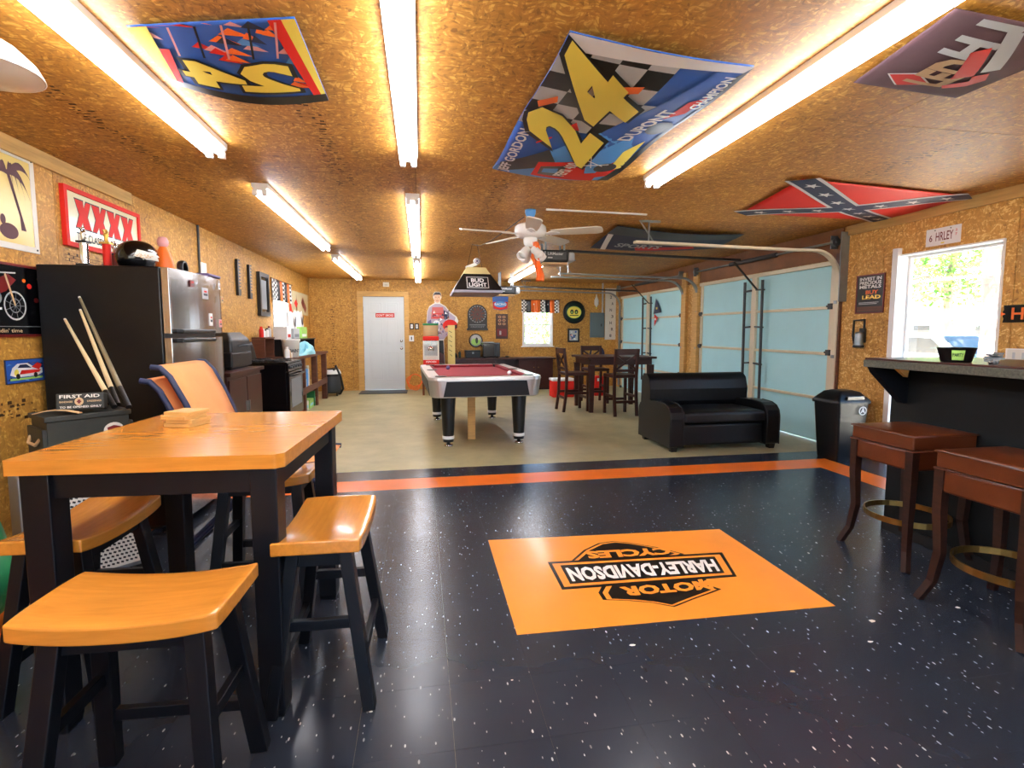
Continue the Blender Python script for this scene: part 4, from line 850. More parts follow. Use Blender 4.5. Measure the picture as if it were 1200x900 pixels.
# wall shelf unit over the bench
t = T('wall_shelf', 'black and brown wall shelf above the workbench', 'shelf', (-2.2, 9.0, .917))
G().box(-2.32, -2.14, 7.72, 8.2, 1.19, 1.212).build('shelf_board', 'brown_wood', t); G().box(-2.32, -2.02, 8.25, 10.6, 1.15, 1.172).build('shelf_board', 'black', t)
for y in (7.73, 8.19): G().box(-2.32, -2.15, y - .01, y + .01, .917, 1.189).build('side_panel', 'brown_wood', t)
for y in (8.3, 9.4, 10.58): G().box(-2.32, -2.04, y - .012, y + .012, .917, 1.149).build('side_panel', 'black', t)
for k, (y, r, h, mb, mc, z, lb) in enumerate(((7.76, .03, .15, 'red', 'red', 1.213, 'red aerosol can on the brown wall shelf'), (7.86, .026, .12, 'white', 'white', 1.213, 'white bottle beside the red aerosol can'), (7.95, .026, .11, 'off_white', 'black', 1.213, 'white bottle with black cap on the brown wall shelf'), (8.04, .026, .13, 'white', 'black', 1.213, 'taller white bottle with black cap on the brown wall shelf'), (8.14, .026, .16, 'light_grey', 'dark_red', 1.213, 'grey bottle with red cap at the shelf end'))):
    jar('shelf_bottle', lb, 'bottle', (-2.20, y, z), r, h, mb, mc, 'bottles on the brown wall shelf')
for k, (y, w_, h, m, lb) in enumerate(((8.5, .28, .2, 'white', 'white carton with red print on the black wall shelf'), (8.95, .4, .17, 'light_grey', 'grey carton on the black wall shelf'), (9.5, .45, .2, 'lime', 'green and white carton on the black wall shelf'))):
    o = G().box(-2.24, -2.04, y, y + w_, 1.1725, 1.1725 + h).build('carton', m, bevel=.004); tag(o, lb, 'carton', 'cartons on the black wall shelf'); p = Print(plane((-2.04, y, 1.172), (0, 1, 0), (0, 0, 1), (1, 0, 0))); p.rect(.05, w_ - .05, .03, .08, ('red', 'grey', 'white')[k]); p.build('print', o)
for k, (y, lb) in enumerate(((9.0, 'white shopping bag with a dark logo on the grey carton'), (9.55, 'white shopping bag bulging on the green carton'))):
    g = G(); z = 1.1725 + (.172, .202)[k]
    g.grid(lambda u, v: V((-2.14 + (.07 + .01 * math.sin(12 * u)) * (1 - .5 * v) * math.cos(2 * math.pi * u), y + .2 + (.2 + .05 * v) * math.sin(2 * math.pi * u), z + .26 * v + .03 * v * math.sin(6 * math.pi * u))), 28, 8); o = g.build('shopping_bag', 'white'); tag(o, lb, 'bag', 'white shopping bags over the workbench')
    p = Print(plane((-2.065, y + .12, z), (0, 1, 0), (0, 0, 1), (1, 0, 0))); p.poly([(.02, .04), (.09, .03), (.14, .18), (.08, .2)], 'navy'); p.build('logo', o)
# under-bench items
jar('blue_tumbler', 'light blue tumbler standing on the workbench lower shelf', 'cup', (-1.88, 8.9, .382), .05, .30, 'sky_blue', 'sky_blue', neck=.95, sub='rim'); jar('spray_bottle', 'white spray bottle with purple label on the workbench lower shelf', 'bottle', (-1.87, 8.78, .382), .035, .2, 'white', 'purple', neck=.4, sub='trigger'); jar('white_tube', 'slim white tube standing on the workbench lower shelf', 'tube', (-1.9, 9.2, .382), .03, .34, 'off_white', 'off_white', neck=.8)
for k, (y, w_, h, m, lb) in enumerate(((8.62, .3, .16, 'off_white', 'white carton on the floor under the workbench'), (9.0, .32, .15, 'lime', 'pale green carton on the floor under the workbench'), (9.4, .35, .26, 'green', 'teal green carton on the floor under the workbench'))):
    o = G().box(-2.1, -1.84, y, y + w_, 0, h).build('floor_carton', m, bevel=.004); tag(o, lb, 'carton', 'cartons under the workbench'); p = Print(plane((-1.84, y, 0), (0, 1, 0), (0, 0, 1), (1, 0, 0))); p.rect(.04, w_ - .04, h * .3, h * .6, 'bag_blue'); p.build('print', o)
t = T('shop_vacuum', 'dark wheeled shop vacuum at the end of the workbench', 'vacuum', (-1.78, 10.85, 0)); G().lathe([(0, .06), (.16, .06), (.18, .12), (.18, .36), (.17, .4)], (0, 0, 0), 24).build('drum', 'dark_grey', t, local=True); G().lathe([(.185, .4), (.185, .44), (.13, .54), (0, .56)], (0, 0, 0), 24).build('motor_head', 'black', t, local=True); G().lathe([(.187, .445), (.165, .50), (.15, .53)], (0, 0, 0), 24).build('band', 'white', t, local=True)
for a in range(4): x, y = .16 * math.cos(a * 1.57 + .78), .16 * math.sin(a * 1.57 + .78); G().cyl((x - .012, y, .035), (x + .012, y, .035), .035, n=14).build('caster', 'black', t, local=True)
G().tube([(.05, -.1, .5), (.12, -.24, .62), (.2, -.2, .4), (.23, -.1, .15), (.15, .05, .03)], .022, n=8).build('hose', 'black', t, local=True)
# ---------------------------------------------------------------- pool table
t = T('pool_table', 'pool table with red felt, silver corners and black tapered legs', 'pool table', (.665, 6.72, 0), RAD(2.4))
PW, PL, pz0, pz1 = .635, 1.13, .575, .80
def rrect(w, l, r, n=6):
    P = []
    for cx, cy, a0 in ((w - r, l - r, 0), (-w + r, l - r, 90), (-w + r, -l + r, 180), (w - r, -l + r, 270)): P += [(cx + r * math.cos(RAD(a0 + 90 * k / n)), cy + r * math.sin(RAD(a0 + 90 * k / n))) for k in range(n + 1)]
    return P
g = G(); g.loft([[V((x, y, z)) for x, y in rrect(PW - d, PL - d, .13)] for z, d in ((pz0, .03), (pz0 + .01, .022), (pz1 - .04, .0), (pz1 - .03, .0))], sm=False, cap=False); g.build('apron_body', 'aluminium' if 'aluminium' in MATS else M('aluminium', '#c9c7c2', .3, .7), t, local=True)
def trap(a, b, mp): g = G(); g.prism([(-b, pz0 + .012), (b, pz0 + .012), (a, pz1 - .045), (-a, pz1 - .045)], mp, 0, .006); return g
for s in (-1, 1):
    trap(PW - .19, PW - .155, lambda x, z, h: V((x, s * (PL - .022 + .022 * (z - pz0) / .2 + h), z))).build('end_panel', 'black', t, local=True)
    trap(PL - .22, PL - .185, lambda x, z, h: V((s * (PW - .022 + .022 * (z - pz0) / .2 + h), x, z))).build('side_panel', 'black', t, local=True)
out = rrect(PW + .005, PL + .005, .13); inn = rrect(PW - .13, PL - .13, .03); n = len(out)
g = G(); vs = [V((x, y, pz1 - .03)) for x, y in out] + [V((x, y, pz1)) for x, y in rrect(PW - .002, PL - .002, .125)] + [V((x, y, pz1)) for x, y in inn] + [V((x, y, pz1 - .05)) for x, y in inn]
g.add(vs, [(k * n + i, k * n + (i + 1) % n, (k + 1) * n + (i + 1) % n, (k + 1) * n + i) for k in range(3) for i in range(n)]); g.build('rail_cap', 'aluminium', t, local=True)
g = G(); c1 = rrect(PW - .125, PL - .125, .03); c2 = rrect(PW - .175, PL - .175, .02); vs = [V((x, y, pz1 + .002)) for x, y in c1] + [V((x, y, pz1 - .006)) for x, y in c2] + [V((x, y, pz1 - .035)) for x, y in rrect(PW - .165, PL - .165, .02)]
g.add(vs, [(k * n + i, k * n + (i + 1) % n, (k + 1) * n + (i + 1) % n, (k + 1) * n + i) for k in range(2) for i in range(n)]); g.build('cushion', 'felt', t, local=True)
G().box(-PW + .15, PW - .15, -PL + .15, PL - .15, pz1 - .06, pz1 - .034).build('playing_bed', 'felt', t, local=True)
for sx in (-1, 1):
    for y in (-PL + .15, 0, PL - .15):
        G().lathe([(.062, .004), (.068, .006), (.06, -.002), (.055, -.06), (0, -.06)], (sx * (PW - .14 - (0 if y else -.035)), y, pz1), 20).build('pocket', 'black', t, local=True)
for sx in (-1, 1):
    for sy in (-1, 1):
        x, y = sx * .41, sy * .885; lg = G().lathe([(.062, .12), (.064, .14), (.088, pz0 - .01), (.088, pz0)], (x, y, 0), 20).build('leg', 'black', t, local=True)
        G().lathe([(.066, .085), (.068, .09), (.068, .115), (.064, .12)], (x, y, 0), 20).build('leg_band', 'white', lg, local=True); G().lathe([(.058, .05), (.06, .055), (.06, .085)], (x, y, 0), 20).build('leg_cap', 'black', lg, local=True)
        G().lathe([(0, 0), (.052, 0), (.055, .008), (.05, .02), (.022, .026), (.018, .05)], (x, y, 0), 20).build('foot', 'chrome', lg, local=True)
pt = t.matrix_basis
for m, lb, px in (('white_gloss', 'white cue ball on the red felt', (597, 437)), ('purple', 'dark blue-purple ball at the far left of the red felt', (525, 431))):
    c = PZ(px[0], px[1], pz1 - .006); o = G().ell((c.x, c.y, pz1 - .006), .0286, n=20, k=12).build('pool_ball', m); o.location.z = pz1 - .033; tag(o, lb, 'ball', 'pool balls on the table')
g = G(); a = PY(554, 505, 6.0); o = G().bar((a.x, 6.15, 0), (a.x, 6.15, pz0 - .002), .09, .04, up=(0, 1, 0)).build('support_post', 'pine', bevel=.003); tag(o, 'plain lumber post propping the pool table from below', 'post')

# ---------------------------------------------------------------- loveseat
t = T('loveseat', 'black leather loveseat with rounded arms', 'sofa', (3.25, 5.45, 0), RAD(0)); W_ = .655
def rbox(x0, x1, y0, y1, z0, z1, b, name, mat='leather_black', par=None, seg=4): return G().box(x0, x1, y0, y1, z0, z1).build(name, mat, par or t, local=True, bevel=b, seg=seg)
for s in (-1, 1):
    prof = [(-.40, .05), (-.40, .36), (-.385, .43), (-.34, .48), (-.27, .505), (-.1, .515), (.12, .505), (.26, .48), (.36, .45), (.40, .40), (.40, .05)]
    x0, x1 = sorted((s * W_, s * (W_ - .17))); g = G(); g.loft([[V((x, y, z)) for y, z in prof] for x in (x0, x1)], sm=False); ar = g.build('arm', 'leather_black', t, local=True, bevel=.035, seg=4)
    for e in (s * W_ - s * .012, s * (W_ - .17) + s * .012): G().tube([(e, -.40 + .004, .07)] + [(e, y - (.003 if y < -.38 else 0), z + .002) for y, z in prof[1:6]], .006, n=6).build('piping', 'leather_black', ar, local=True)
rbox(-W_ + .172, W_ - .172, -.36, .30, .06, .30, .03, 'base_panel')
g = G(); g.slab(lambda u, v: V(((u - .5) * 2 * (W_ - .175), -.40 + .62 * v, .425 + .03 * math.sin(math.pi * u) ** .5 * math.sin(math.pi * min(1, v * 1.1)) ** .4)), 16, 10, (0, 0, -.12)); g.build('seat_cushion', 'leather_black', t, local=True, bevel=.03, seg=4)
g = G(); prof = [(.20, .40), (.17, .48), (.16, .62), (.20, .75), (.27, .80), (.35, .80), (.40, .74), (.41, .40), (.40, .08), (.32, .08)]
g.loft([[V((x, y, z)) for y, z in prof] for x in (-W_ + .03, W_ - .03)], sm=False); g.build('backrest', 'leather_black', t, local=True, bevel=.035, seg=4)
for sx in (-1, 1):
    for y in (-.34, .34): G().loft([[V((sx * (W_ - .07) + a * k, y + b * k, z)) for a, b in ((-1, -1), (1, -1), (1, 1), (-1, 1))] for z, k in ((0, .03), (.06, .038))], sm=False).build('foot', 'black', t, local=True)

# ---------------------------------------------------------------- trash can
t = T('trash_can', 'black plastic trash can with domed swing lid', 'trash can', (4.20, 4.55, .002), RAD(4))
sq = lambda k, z, r=.03: [V((x, y, z)) for x, y in rrect(k, k * .82, r, 4)]
G().loft([sq(.15, 0), sq(.155, .02), sq(.19, .56), sq(.19, .58)]).build('bin', 'plastic_black', t, local=True)
G().loft([sq(.205, .575), sq(.208, .60), sq(.19, .625), sq(.13, .69), sq(.08, .705)]).build('lid', 'plastic_black', t, local=True)
G().box(-.11, .11, -.172, -.150, .615, .66).build('swing_flap', 'black_gloss', t, local=True, bevel=.008)
c = t.location; p = Print(plane(c + V((.05, -.158, .46)), (1, 0, 0), (0, -.06, 1), (0, -1, 0))); p.h = .006; p.ring(.05, .05, .045, .045, .012, 'light_grey'); p.poly([(.02, .02), (.05, .09), (.08, .02), (.05, .04)], 'light_grey', .0064); p.build('sticker', t)

# ---------------------------------------------------------------- bar counter and stools
t = T('bar_counter', 'black-fronted bar with granite-edged counter and brown top', 'bar', (3.1, 1.0, .002))
G().box(2.99, 3.40, -1.2, 2.84, .002, 1.078).build('front_panel', 'blackboard', t, bevel=.003)
G().box(2.72, 3.44, -1.2, 2.79, 1.079, 1.123).build('granite_edge', 'granite', t, bevel=.003); G().box(2.725, 3.435, -1.2, 2.785, 1.1235, 1.135).build('brown_top', 'mahogany', t, bevel=.003)
for y in (2.75, 1.2, -.2):
    G().prism([(2.989, 1.078), (2.735, 1.078), (2.755, 1.045), (2.965, .85), (2.989, .85)], lambda x, z, h: V((x, y + h, z)), -.025, .025).build('bracket', 'black_paint', t)
G().prism([(2.92, 1.078), (2.83, 1.078), (2.91, 1.02)], lambda x, z, h: V((x, 2.66 + h, z)), 0, .03).build('wedge', 'pine', t)
G().box(2.975, 2.9895, -1.2, 2.84, .003, .07).build('kick_board', 'black', t)
def bar_stool(label, loc, rz):
    t = T('bar_stool', label, 'bar stool', loc, rz, 'brown leather bar stools at the bar'); a, b = .205, .20
    def crown(u, v): x, y = u * 2 - 1, v * 2 - 1; return V((x * a, y * b, .742 + .014 * (1 - x * x) * (1 - y * y) - .016 * (1 - abs(y) ** 2) * 0))
    G().slab(crown, 12, 12, (0, 0, -.085)).build('seat_cushion', 'leather_brown', t, local=True, bevel=.012, seg=3)
    ap = G().box(-a + .006, a - .006, -b + .006, b - .006, .545, .655).build('apron', 'leather_brown', t, local=True, bevel=.01)
    for z in (.735, .655): G().tube([(sx * (a + .002), sy * (b + .002), z) for sx, sy in ((-1, -1), (1, -1), (1, 1), (-1, 1))], .005, n=6, closed=True).build('piping', 'leather_brown', ap, local=True)
    for sx in (-1, 1):
        for sy in (-1, 1):
            P = [(sx * (a - .02), sy * (b - .02), .66), (sx * (a - .02), sy * (b - .02), .45), (sx * (a - .028), sy * (b - .028), .25), (sx * (a - .012), sy * (b - .012), .1), (sx * (a + .022), sy * (b + .022), 0)]
            G().tube(P, [1, .95, .82, .72, .7], sec=[(-.022, -.022), (.022, -.022), (.022, .022), (-.022, .022)]).build('leg', 'worn_wood', t, local=True)
    g = G(); R_ = .205; ring = [(R_ * math.cos(k * math.pi / 16), R_ * math.sin(k * math.pi / 16), .235) for k in range(32)]
    g.tube(ring, 1, closed=True, sec=[(-.004, -.016), (.004, -.016), (.004, .016), (-.004, .016)]); g.build('foot_ring', 'brass', t, local=True); return t
bs = bar_stool('brown leather bar stool at the doorway end of the bar', (2.775, 2.49, .002), 0); dup(bs, (2.60, 1.82, .002), RAD(1), 'brown leather bar stool second from the doorway end of the bar')
c = PZ(1120, 424, 1.1355); t = T('ice_bowl', 'black party bowl with yellow printed label on the bar', 'bowl', c)
G().lathe([(0, 0), (.062, 0), (.066, .004), (.083, .075), (.086, .077), (.08, .077), (.06, .008), (0, .008)], (0, 0, 0), 28).build('bowl', 'plastic_black', t, local=True)
p = Print(lambda s, q, h: V(c) + V(((.064 + .23 * q + h) * math.cos(s), (.064 + .23 * q + h) * math.sin(s), q)), .1); p.h = .002; p.rect(-2.7, -2.0, .012, .064, 'lime'); p.h = .003; p.text('PARTY', -2.65, -2.05, .03, .05, 'dark_green'); p.build('label_print', t)
c = PZ(1162, 427, 1.1355); g = G(); rnd = random.Random(2)
for k in range(9): g.tube([c + V((rnd.uniform(-.05, .05), rnd.uniform(-.03, .03), .006 + .006 * k)) for _ in range(5)], .006, n=6)
o = g.build('key_bundle', 'grey'); o.location.z = 1.1355; tag(o, 'small tangle of keys and cord on the bar', 'keys')

# ---------------------------------------------------------------- dark dining set by the far garage door
t = T('counter_table', 'dark mahogany counter-height table near the far garage door', 'table', (3.17, 8.25, 0)); 
G().box(-.58, .58, -.46, .46, .855, .89).build('tabletop', 'mahogany', t, local=True, bevel=.006)
G().box(-.52, .52, -.40, .40, .76, .854).build('apron', 'mahogany', t, local=True)
for sx in (-1, 1):
    for sy in (-1, 1): G().loft([[V((sx * .5 + p_ * k, sy * .39 + q_ * k, z)) for p_, q_ in ((-1, -1), (1, -1), (1, 1), (-1, 1))] for z, k in ((0, .032), (.76, .045))], sm=False).build('leg', 'mahogany', t, local=True)
def cross_chair(label, loc, rz):
    t = T('counter_chair', label, 'chair', loc, rz, 'dark cross-back chairs at the counter table')   # faces +y, back at -y
    G().box(-.2, .2, -.19, .21, .585, .635).build('seat', 'mahogany', t, local=True, bevel=.012)
    for sx in (-1, 1):
        G().bar((sx * .175, .185, 0), (sx * .175, .185, .585), .04, .04, up=(0, 1, 0)).build('leg', 'mahogany', t, local=True)
        G().tube([(sx * .18, -.23, 0), (sx * .18, -.19, .3), (sx * .18, -.18, .62), (sx * .18, -.23, 1.03)], 1, sec=[(-.02, -.02), (.02, -.02), (.02, .02), (-.02, .02)]).build('back_post', 'mahogany', t, local=True)
        G().bar((sx * .175, -.19, .3), (sx * .175, .185, .3), .022, .04).build('stretcher', 'mahogany', t, local=True)
    for y in (.185, -.19): G().bar((-.17, y, .22), (.17, y, .22), .025, .04).build('stretcher', 'mahogany', t, local=True)
    G().box(-.165, .165, -.238, -.212, .94, 1.03).build('top_rail', 'mahogany', t, local=True, bevel=.006); G().box(-.165, .165, -.21, -.19, .68, .72).build('lower_rail', 'mahogany', t, local=True)
    for s in (-1, 1): G().bar((-.16 * s, -.198, .72), (.16 * s, -.222, .94), .03, .016, up=(0, 1, 0)).build('cross_slat', 'mahogany', t, local=True)
    return t
cc = cross_chair('dark cross-back chair with its back to the loveseat side', (3.06, 7.62, 0), RAD(3)); dup(cc, (2.46, 8.15, 0), RAD(-86), 'dark cross-back chair at the pool table end of the counter table'); dup(cc, (3.12, 8.98, 0), RAD(181), 'dark cross-back chair against the far wall side of the counter table')
t = T('drink_cooler', 'red drink cooler on the floor behind the counter table', 'cooler', (2.75, 9.9, 0)); G().box(-.22, .22, -.15, .15, 0, .32).build('body', 'red', t, local=True, bevel=.02); G().box(-.23, .23, -.16, .16, .321, .37).build('lid', 'white', t, local=True, bevel=.015)
o = G().box(3.42, 3.62, 9.85, 10.05, 0, .40).build('red_crate', 'red', bevel=.02); tag(o, 'small red crate on the floor behind the counter table', 'crate'); p = Print(plane((3.42, 9.85, 0), (1, 0, 0), (0, 0, 1), (0, -1, 0))); p.rect(.05, .15, .3, .36, 'white'); p.build('print', o)

# ---------------------------------------------------------------- orange logo panel on the floor
q4 = [PZ(x, y, .003) for x, y in ((606, 744), (979, 710), (843, 620), (572, 633))]
mp = quadmap(*q4, n=(0, 0, 1)); g = G(); g.slab(lambda u, v: mp(u, v, 0), 1, 1, (0, 0, -.0008), sm=False); M('mat_orange', '#f09030', .3, var=.06, scale=3, coat=.2)
o = g.build('logo_panel', 'mat_orange'); tag(o, 'orange rectangle with black motorcycle shield emblem inlaid in the black floor', 'floor mat')
z2 = lambda a, b: PZ(560 + a / 2.727, 600 + b / 2.727, .0035)
p = Print(quadmap(z2(772, 134), z2(236, 164), z2(278, 243), z2(815, 203), n=(0, 0, 1)), 0); K, O = 'logo_black', 'mat_orange'; M('logo_black', '#17120f', .3); M('logo_white', '#efe9e2', .3); hh = [.0006, .0009, .0012, .0015, .0018]
def ins(P, k, c): return [(c[0] + (x - c[0]) * k, c[1] + (y - c[1]) * k) for x, y in P]
lo = [(.17, 0), (.22, -.22), (.36, -.62), (.50, -.78), (.62, -.80), (.78, -.50), (.88, -.10), (.90, 0)]      # far lobe: CYCLES
up_ = [(.06, 1), (.02, 1.08), (.10, 1.25), (.30, 1.52), (.42, 1.93), (.50, 1.80), (.72, 1.62), (.76, 1.45), (.84, 1.5), (.80, 1.2), (.82, 1)]     # near lobe: MOTOR
lo = [(.20, .02), (.205, -.16), (.30, -.34), (.42, -.70), (.52, -.76), (.62, -.72), (.74, -.30), (.86, -.14), (.885, .02)]
up_ = [(.14, .98), (.06, 1.16), (.14, 1.32), (.28, 1.50), (.385, 1.92), (.50, 1.62), (.74, 1.56), (.80, 1.40), (.765, 1.25), (.80, .98)]
pz = Print(lambda a, b, h: z2(a, b) + V((0, 0, h)))
for P in ([(292, 162), (338, 122), (385, 100), (432, 93), (485, 98), (575, 113), (660, 134), (615, 150)], [(402, 228), (385, 258), (400, 281), (480, 284), (560, 291), (628, 304), (690, 279), (778, 247), (740, 234), (725, 208)]):
    c = (sum(x for x, _ in P) / len(P), sum(y for _, y in P) / len(P)); pz.poly(P, K, hh[0]); pz.poly(ins(P, .93, c), O, hh[1]); pz.poly(ins(P, .84, c), K, hh[2])
pz.build('emblem_shield', o)
p.rect(-.02, 1.02, -.06, 1.06, K, hh[2] + .0001); p.rect(.0, 1.0, .03, .97, O, hh[3]); p.rect(.04, .96, .12, .88, K, hh[4]); p.text('HARLEY-DAVIDSON', .06, .94, .24, .80, 'logo_white', .0021, .045)
p.text('MOTOR', .16, .70, 1.12, 1.46, O, .0019, .05); p.text('CYCLES', .28, .78, -.46, -.10, O, .0019, .05)
p.build('emblem', o)
# scraps on the floor
SCR = ('white torn scrap just off the front edge of the logo panel', 'tan scrap alone on the black tiles in front of the logo panel', 'white scrap on the tiles between the logo panel and the bar', 'pale scrap in front of the second bar stool', 'white crumb beside the foot of the pub stool', 'thin white sliver off the corner of the logo panel', 'tiny white fleck in front of the pub stool and logo panel')
for k, (x, y, s) in enumerate(((741, 756, 9), (929, 787, 8), (1020, 752, 7), (1122, 712, 7), (435, 834, 6), (1022, 728, 9), (600, 797, 4))):
    c = PZ(x, y, .0022); r = s / 605 * c.length / 2; rnd = random.Random(k); o = G().prism([(r * rnd.uniform(.5, 1) * math.cos(a * 1.05), .6 * r * rnd.uniform(.5, 1) * math.sin(a * 1.05)) for a in range(6)], lambda x_, y_, h: c + V((x_, y_, h)), 0, .001).build('paper_scrap', 'off_white' if k != 1 else 'tan'); tag(o, SCR[k], 'scrap', 'scraps on the black tile floor')
# door mat
o = G().box(-1.28, -.30, 10.95, 11.55, .0, .012).build('door_mat', 'dark_grey', bevel=.003); tag(o, 'dark rectangular mat in front of the white back door', 'door mat')
# ---------------------------------------------------------------- things on the walls
def framed(name, label, cat, o, u, v, n, w, h, fm, bg, fw=.02, d=.015, group=None):
    o, u, v, n = V(o), V(u), V(v), V(n); mp = plane(o, u, v, n)
    t = T(name, label, cat, tuple(mp(w / 2, 0, 0)), 0, group)
    g = G(); R_ = lambda x0, x1, y0, y1, h0, h1: g.hexa([mp(x0, y0, h0), mp(x1, y0, h0), mp(x1, y1, h0), mp(x0, y1, h0), mp(x0, y0, h1), mp(x1, y0, h1), mp(x1, y1, h1), mp(x0, y1, h1)])
    if fw:
        for q in ((0, w, 0, fw), (0, w, h - fw, h), (0, fw, fw, h - fw), (w - fw, w, fw, h - fw)): R_(*q, .001, d)
        g.build('frame', fm, t)
    g = G(); R_(fw, w - fw, fw, h - fw, .001, d * .6); g.build('sheet', bg, t)
    p = Print(mp); p.h = d * .6 + .001; return t, p
UY, UZ, NX = (0, 1, 0), (0, 0, 1), (1, 0, 0)
def L_wall(name, label, cat, y0, y1, z0, z1, *a, **k): return framed(name, label, cat, (XL, y0, z0), UY, UZ, NX, y1 - y0, z1 - z0, *a, **k)
def B_wall(name, label, cat, x0, x1, z0, z1, *a, **k): return framed(name, label, cat, (x0, YB, z0), (1, 0, 0), UZ, (0, -1, 0), x1 - x0, z1 - z0, *a, **k)
def R_wall(name, label, cat, y0, y1, z0, z1, *a, **k): return framed(name, label, cat, (XR, y1, z0), (0, -1, 0), UZ, (-1, 0, 0), y1 - y0, z1 - z0, *a, **k)
# palm sign
M('sign_gold', '#d9bf6c', .3); M('sign_cream', '#e3dcb4', .22, coat=.3)
t, p = L_wall('palm_sign', 'gold tin sign with maroon palm tree silhouette and white border', 'sign', 3.05, 3.72, 1.775, 2.345, 'off_white', 'sign_gold', fw=.035, d=.008)
h0 = p.h
p.poly([(.535, .12), (.575, .12), (.55, .2), (.47, .45), (.445, .45), (.53, .2)], 'maroon'); 

for k, (dx_, dy_, dp) in enumerate(((.17, .05, .16), (.13, .09, .2), (.09, .1, .22), (-.17, .05, .14), (-.13, .09, .2), (-.08, .1, .22), (.05, .11, .25), (-.19, .08, .06), (.19, .09, .08))):
    P = []; Q = []
    for i in range(9): f = i / 8; x_ = .455 + dx_ * f; y_ = .43 + dy_ * math.sin(f * 2.2) - dp * f * f; w_ = .022 * math.sin(math.pi * min(1, f + .12)) + .002; P.append((x_, y_ + w_)); Q.append((x_, y_ - w_ * .9))
    p.poly(P + Q[::-1], 'maroon', h0 + .0003 + k * .0001)
p.ell(.44, .10, .07, .045, 'maroon'); p.ell(.40, .16, .02, .03, 'maroon'); p.build('print', t)
for q in ((.02, .55), (.65, .55), (.65, .02)): c = V((XL + .008, 3.05 + q[0], 1.775 + q[1])); G().cyl(c, c + V((.003, 0, 0)), .006, n=10).build('screw', 'dark_grey', t)
# XXXX sign
t, p = L_wall('beer_sign', 'red-framed beer sign with four large red letters X', 'sign', 3.95, 4.89, 1.87, 2.27, 'red', 'sign_cream', fw=.03, d=.03)
for k in range(4): x = .12 + k * .185; XP = lambda d: [(x - d, .33 + d), (x + .085 + d, .33 + d), (x + .095, .285), (x + .125 - d, .33 + d), (x + .172 + d, .33 + d), (x + .13 + d, .23), (x + .172 + d, .142 - d), (x + .088 - d, .142 - d), (x + .076, .185), (x + .045 + d, .142 - d), (x - d, .142 - d), (x + .043 - d, .23)]; p.poly(XP(.008), 'black', p.h); p.poly(XP(0), 'red', p.h + .001)
p.text('THE CLASSIC AUSSIE LAGER', .12, .84, .055, .11, 'dark_green', p.h + .001, .02); p.rect(.03, .91, .030, .034, 'dark_red'); p.build('print', t)
# motorcycle poster
t, p = L_wall('bike_poster', 'dark framed poster of a chrome motorcycle at night', 'poster', 3.08, 3.835, 1.267, 1.69, 'dark_red', 'black_gloss', fw=.014, d=.018)
h0 = p.h
for k, (x, y, r, m) in enumerate(((.40, .18, .085, 'light_grey'), (.13, .17, .08, 'light_grey'))): p.ring(x, y, r, r, .010, m, h0); p.ring(x, y, r * .5, r * .5, .006, 'grey', h0); [p.line((x, y), (x + r * math.cos(a * .7), y + r * math.sin(a * .7)), .003, 'grey', h0) for a in range(9)]
p.poly([(.16, .2), (.34, .26), (.42, .33), (.36, .36), (.22, .30)], 'dark_red', h0 + .0004); p.line((.40, .18), (.34, .36), .014, 'tan', h0 + .0006); p.line((.28, .36), (.42, .37), .008, 'light_grey', h0 + .0006); p.ell(.26, .22, .045, .04, 'grey', h0 + .0005); p.line((.06, .15), (.3, .16), .014, 'light_grey', h0 + .0005)
for x, y, r, m in ((.52, .30, .02, 'red'), (.66, .31, .03, 'red'), (.57, .22, .02, 'dark_red'), (.6, .35, .012, 'tan'), (.48, .33, .014, 'orange'), (.24, .34, .02, 'red'), (.1, .33, .02, 'tan'), (.68, .22, .015, 'brass')): p.ell(x, y, r, r * .8, m, h0 + .0007)
p.rect(.014, .741, .058, .061, 'grey', h0 + .0003); p.text('Ridin’ time'.replace('’', "'"), .24, .44, .025, .048, 'tan', h0, .01); p.build('print', t)
# painted car picture
t, p = L_wall('car_picture', 'small colourful painting of a race car on the left wall', 'picture', 3.375, 3.69, .995, 1.135, 'navy', 'blue', fw=.004, d=.008)
h0 = p.h; rnd = random.Random(11)
for k in range(40): x, y = rnd.uniform(.01, .27), rnd.uniform(.01, .12); p.poly([(x, y), (x + rnd.uniform(.02, .04), y + rnd.uniform(-.005, .01)), (x + .02, y + .012)], rnd.choice(['sky_blue', 'navy', 'purple', 'tan', 'dark_green', 'blue']), h0 + k * .00002)
p.poly([(.03, .05), (.05, .09), (.09, .115), (.17, .115), (.22, .09), (.29, .08), (.29, .05), (.24, .035), (.08, .035)], 'white', h0 + .001); p.poly([(.09, .09), (.11, .108), (.16, .108), (.2, .085)], 'navy', h0 + .0012); p.poly([(.10, .05), (.26, .055), (.28, .07), (.12, .075)], 'red', h0 + .0012); p.ell(.08, .062, .018, .02, 'yellow', h0 + .0013); p.poly([(.2, .09), (.25, .115), (.29, .10), (.26, .07)], 'red', h0 + .0013); p.rect(.03, .29, .018, .03, 'lime', h0 + .0011)
for x in (.09, .23): p.ell(x, .04, .016, .016, 'black', h0 + .0014)
p.build('print', t)
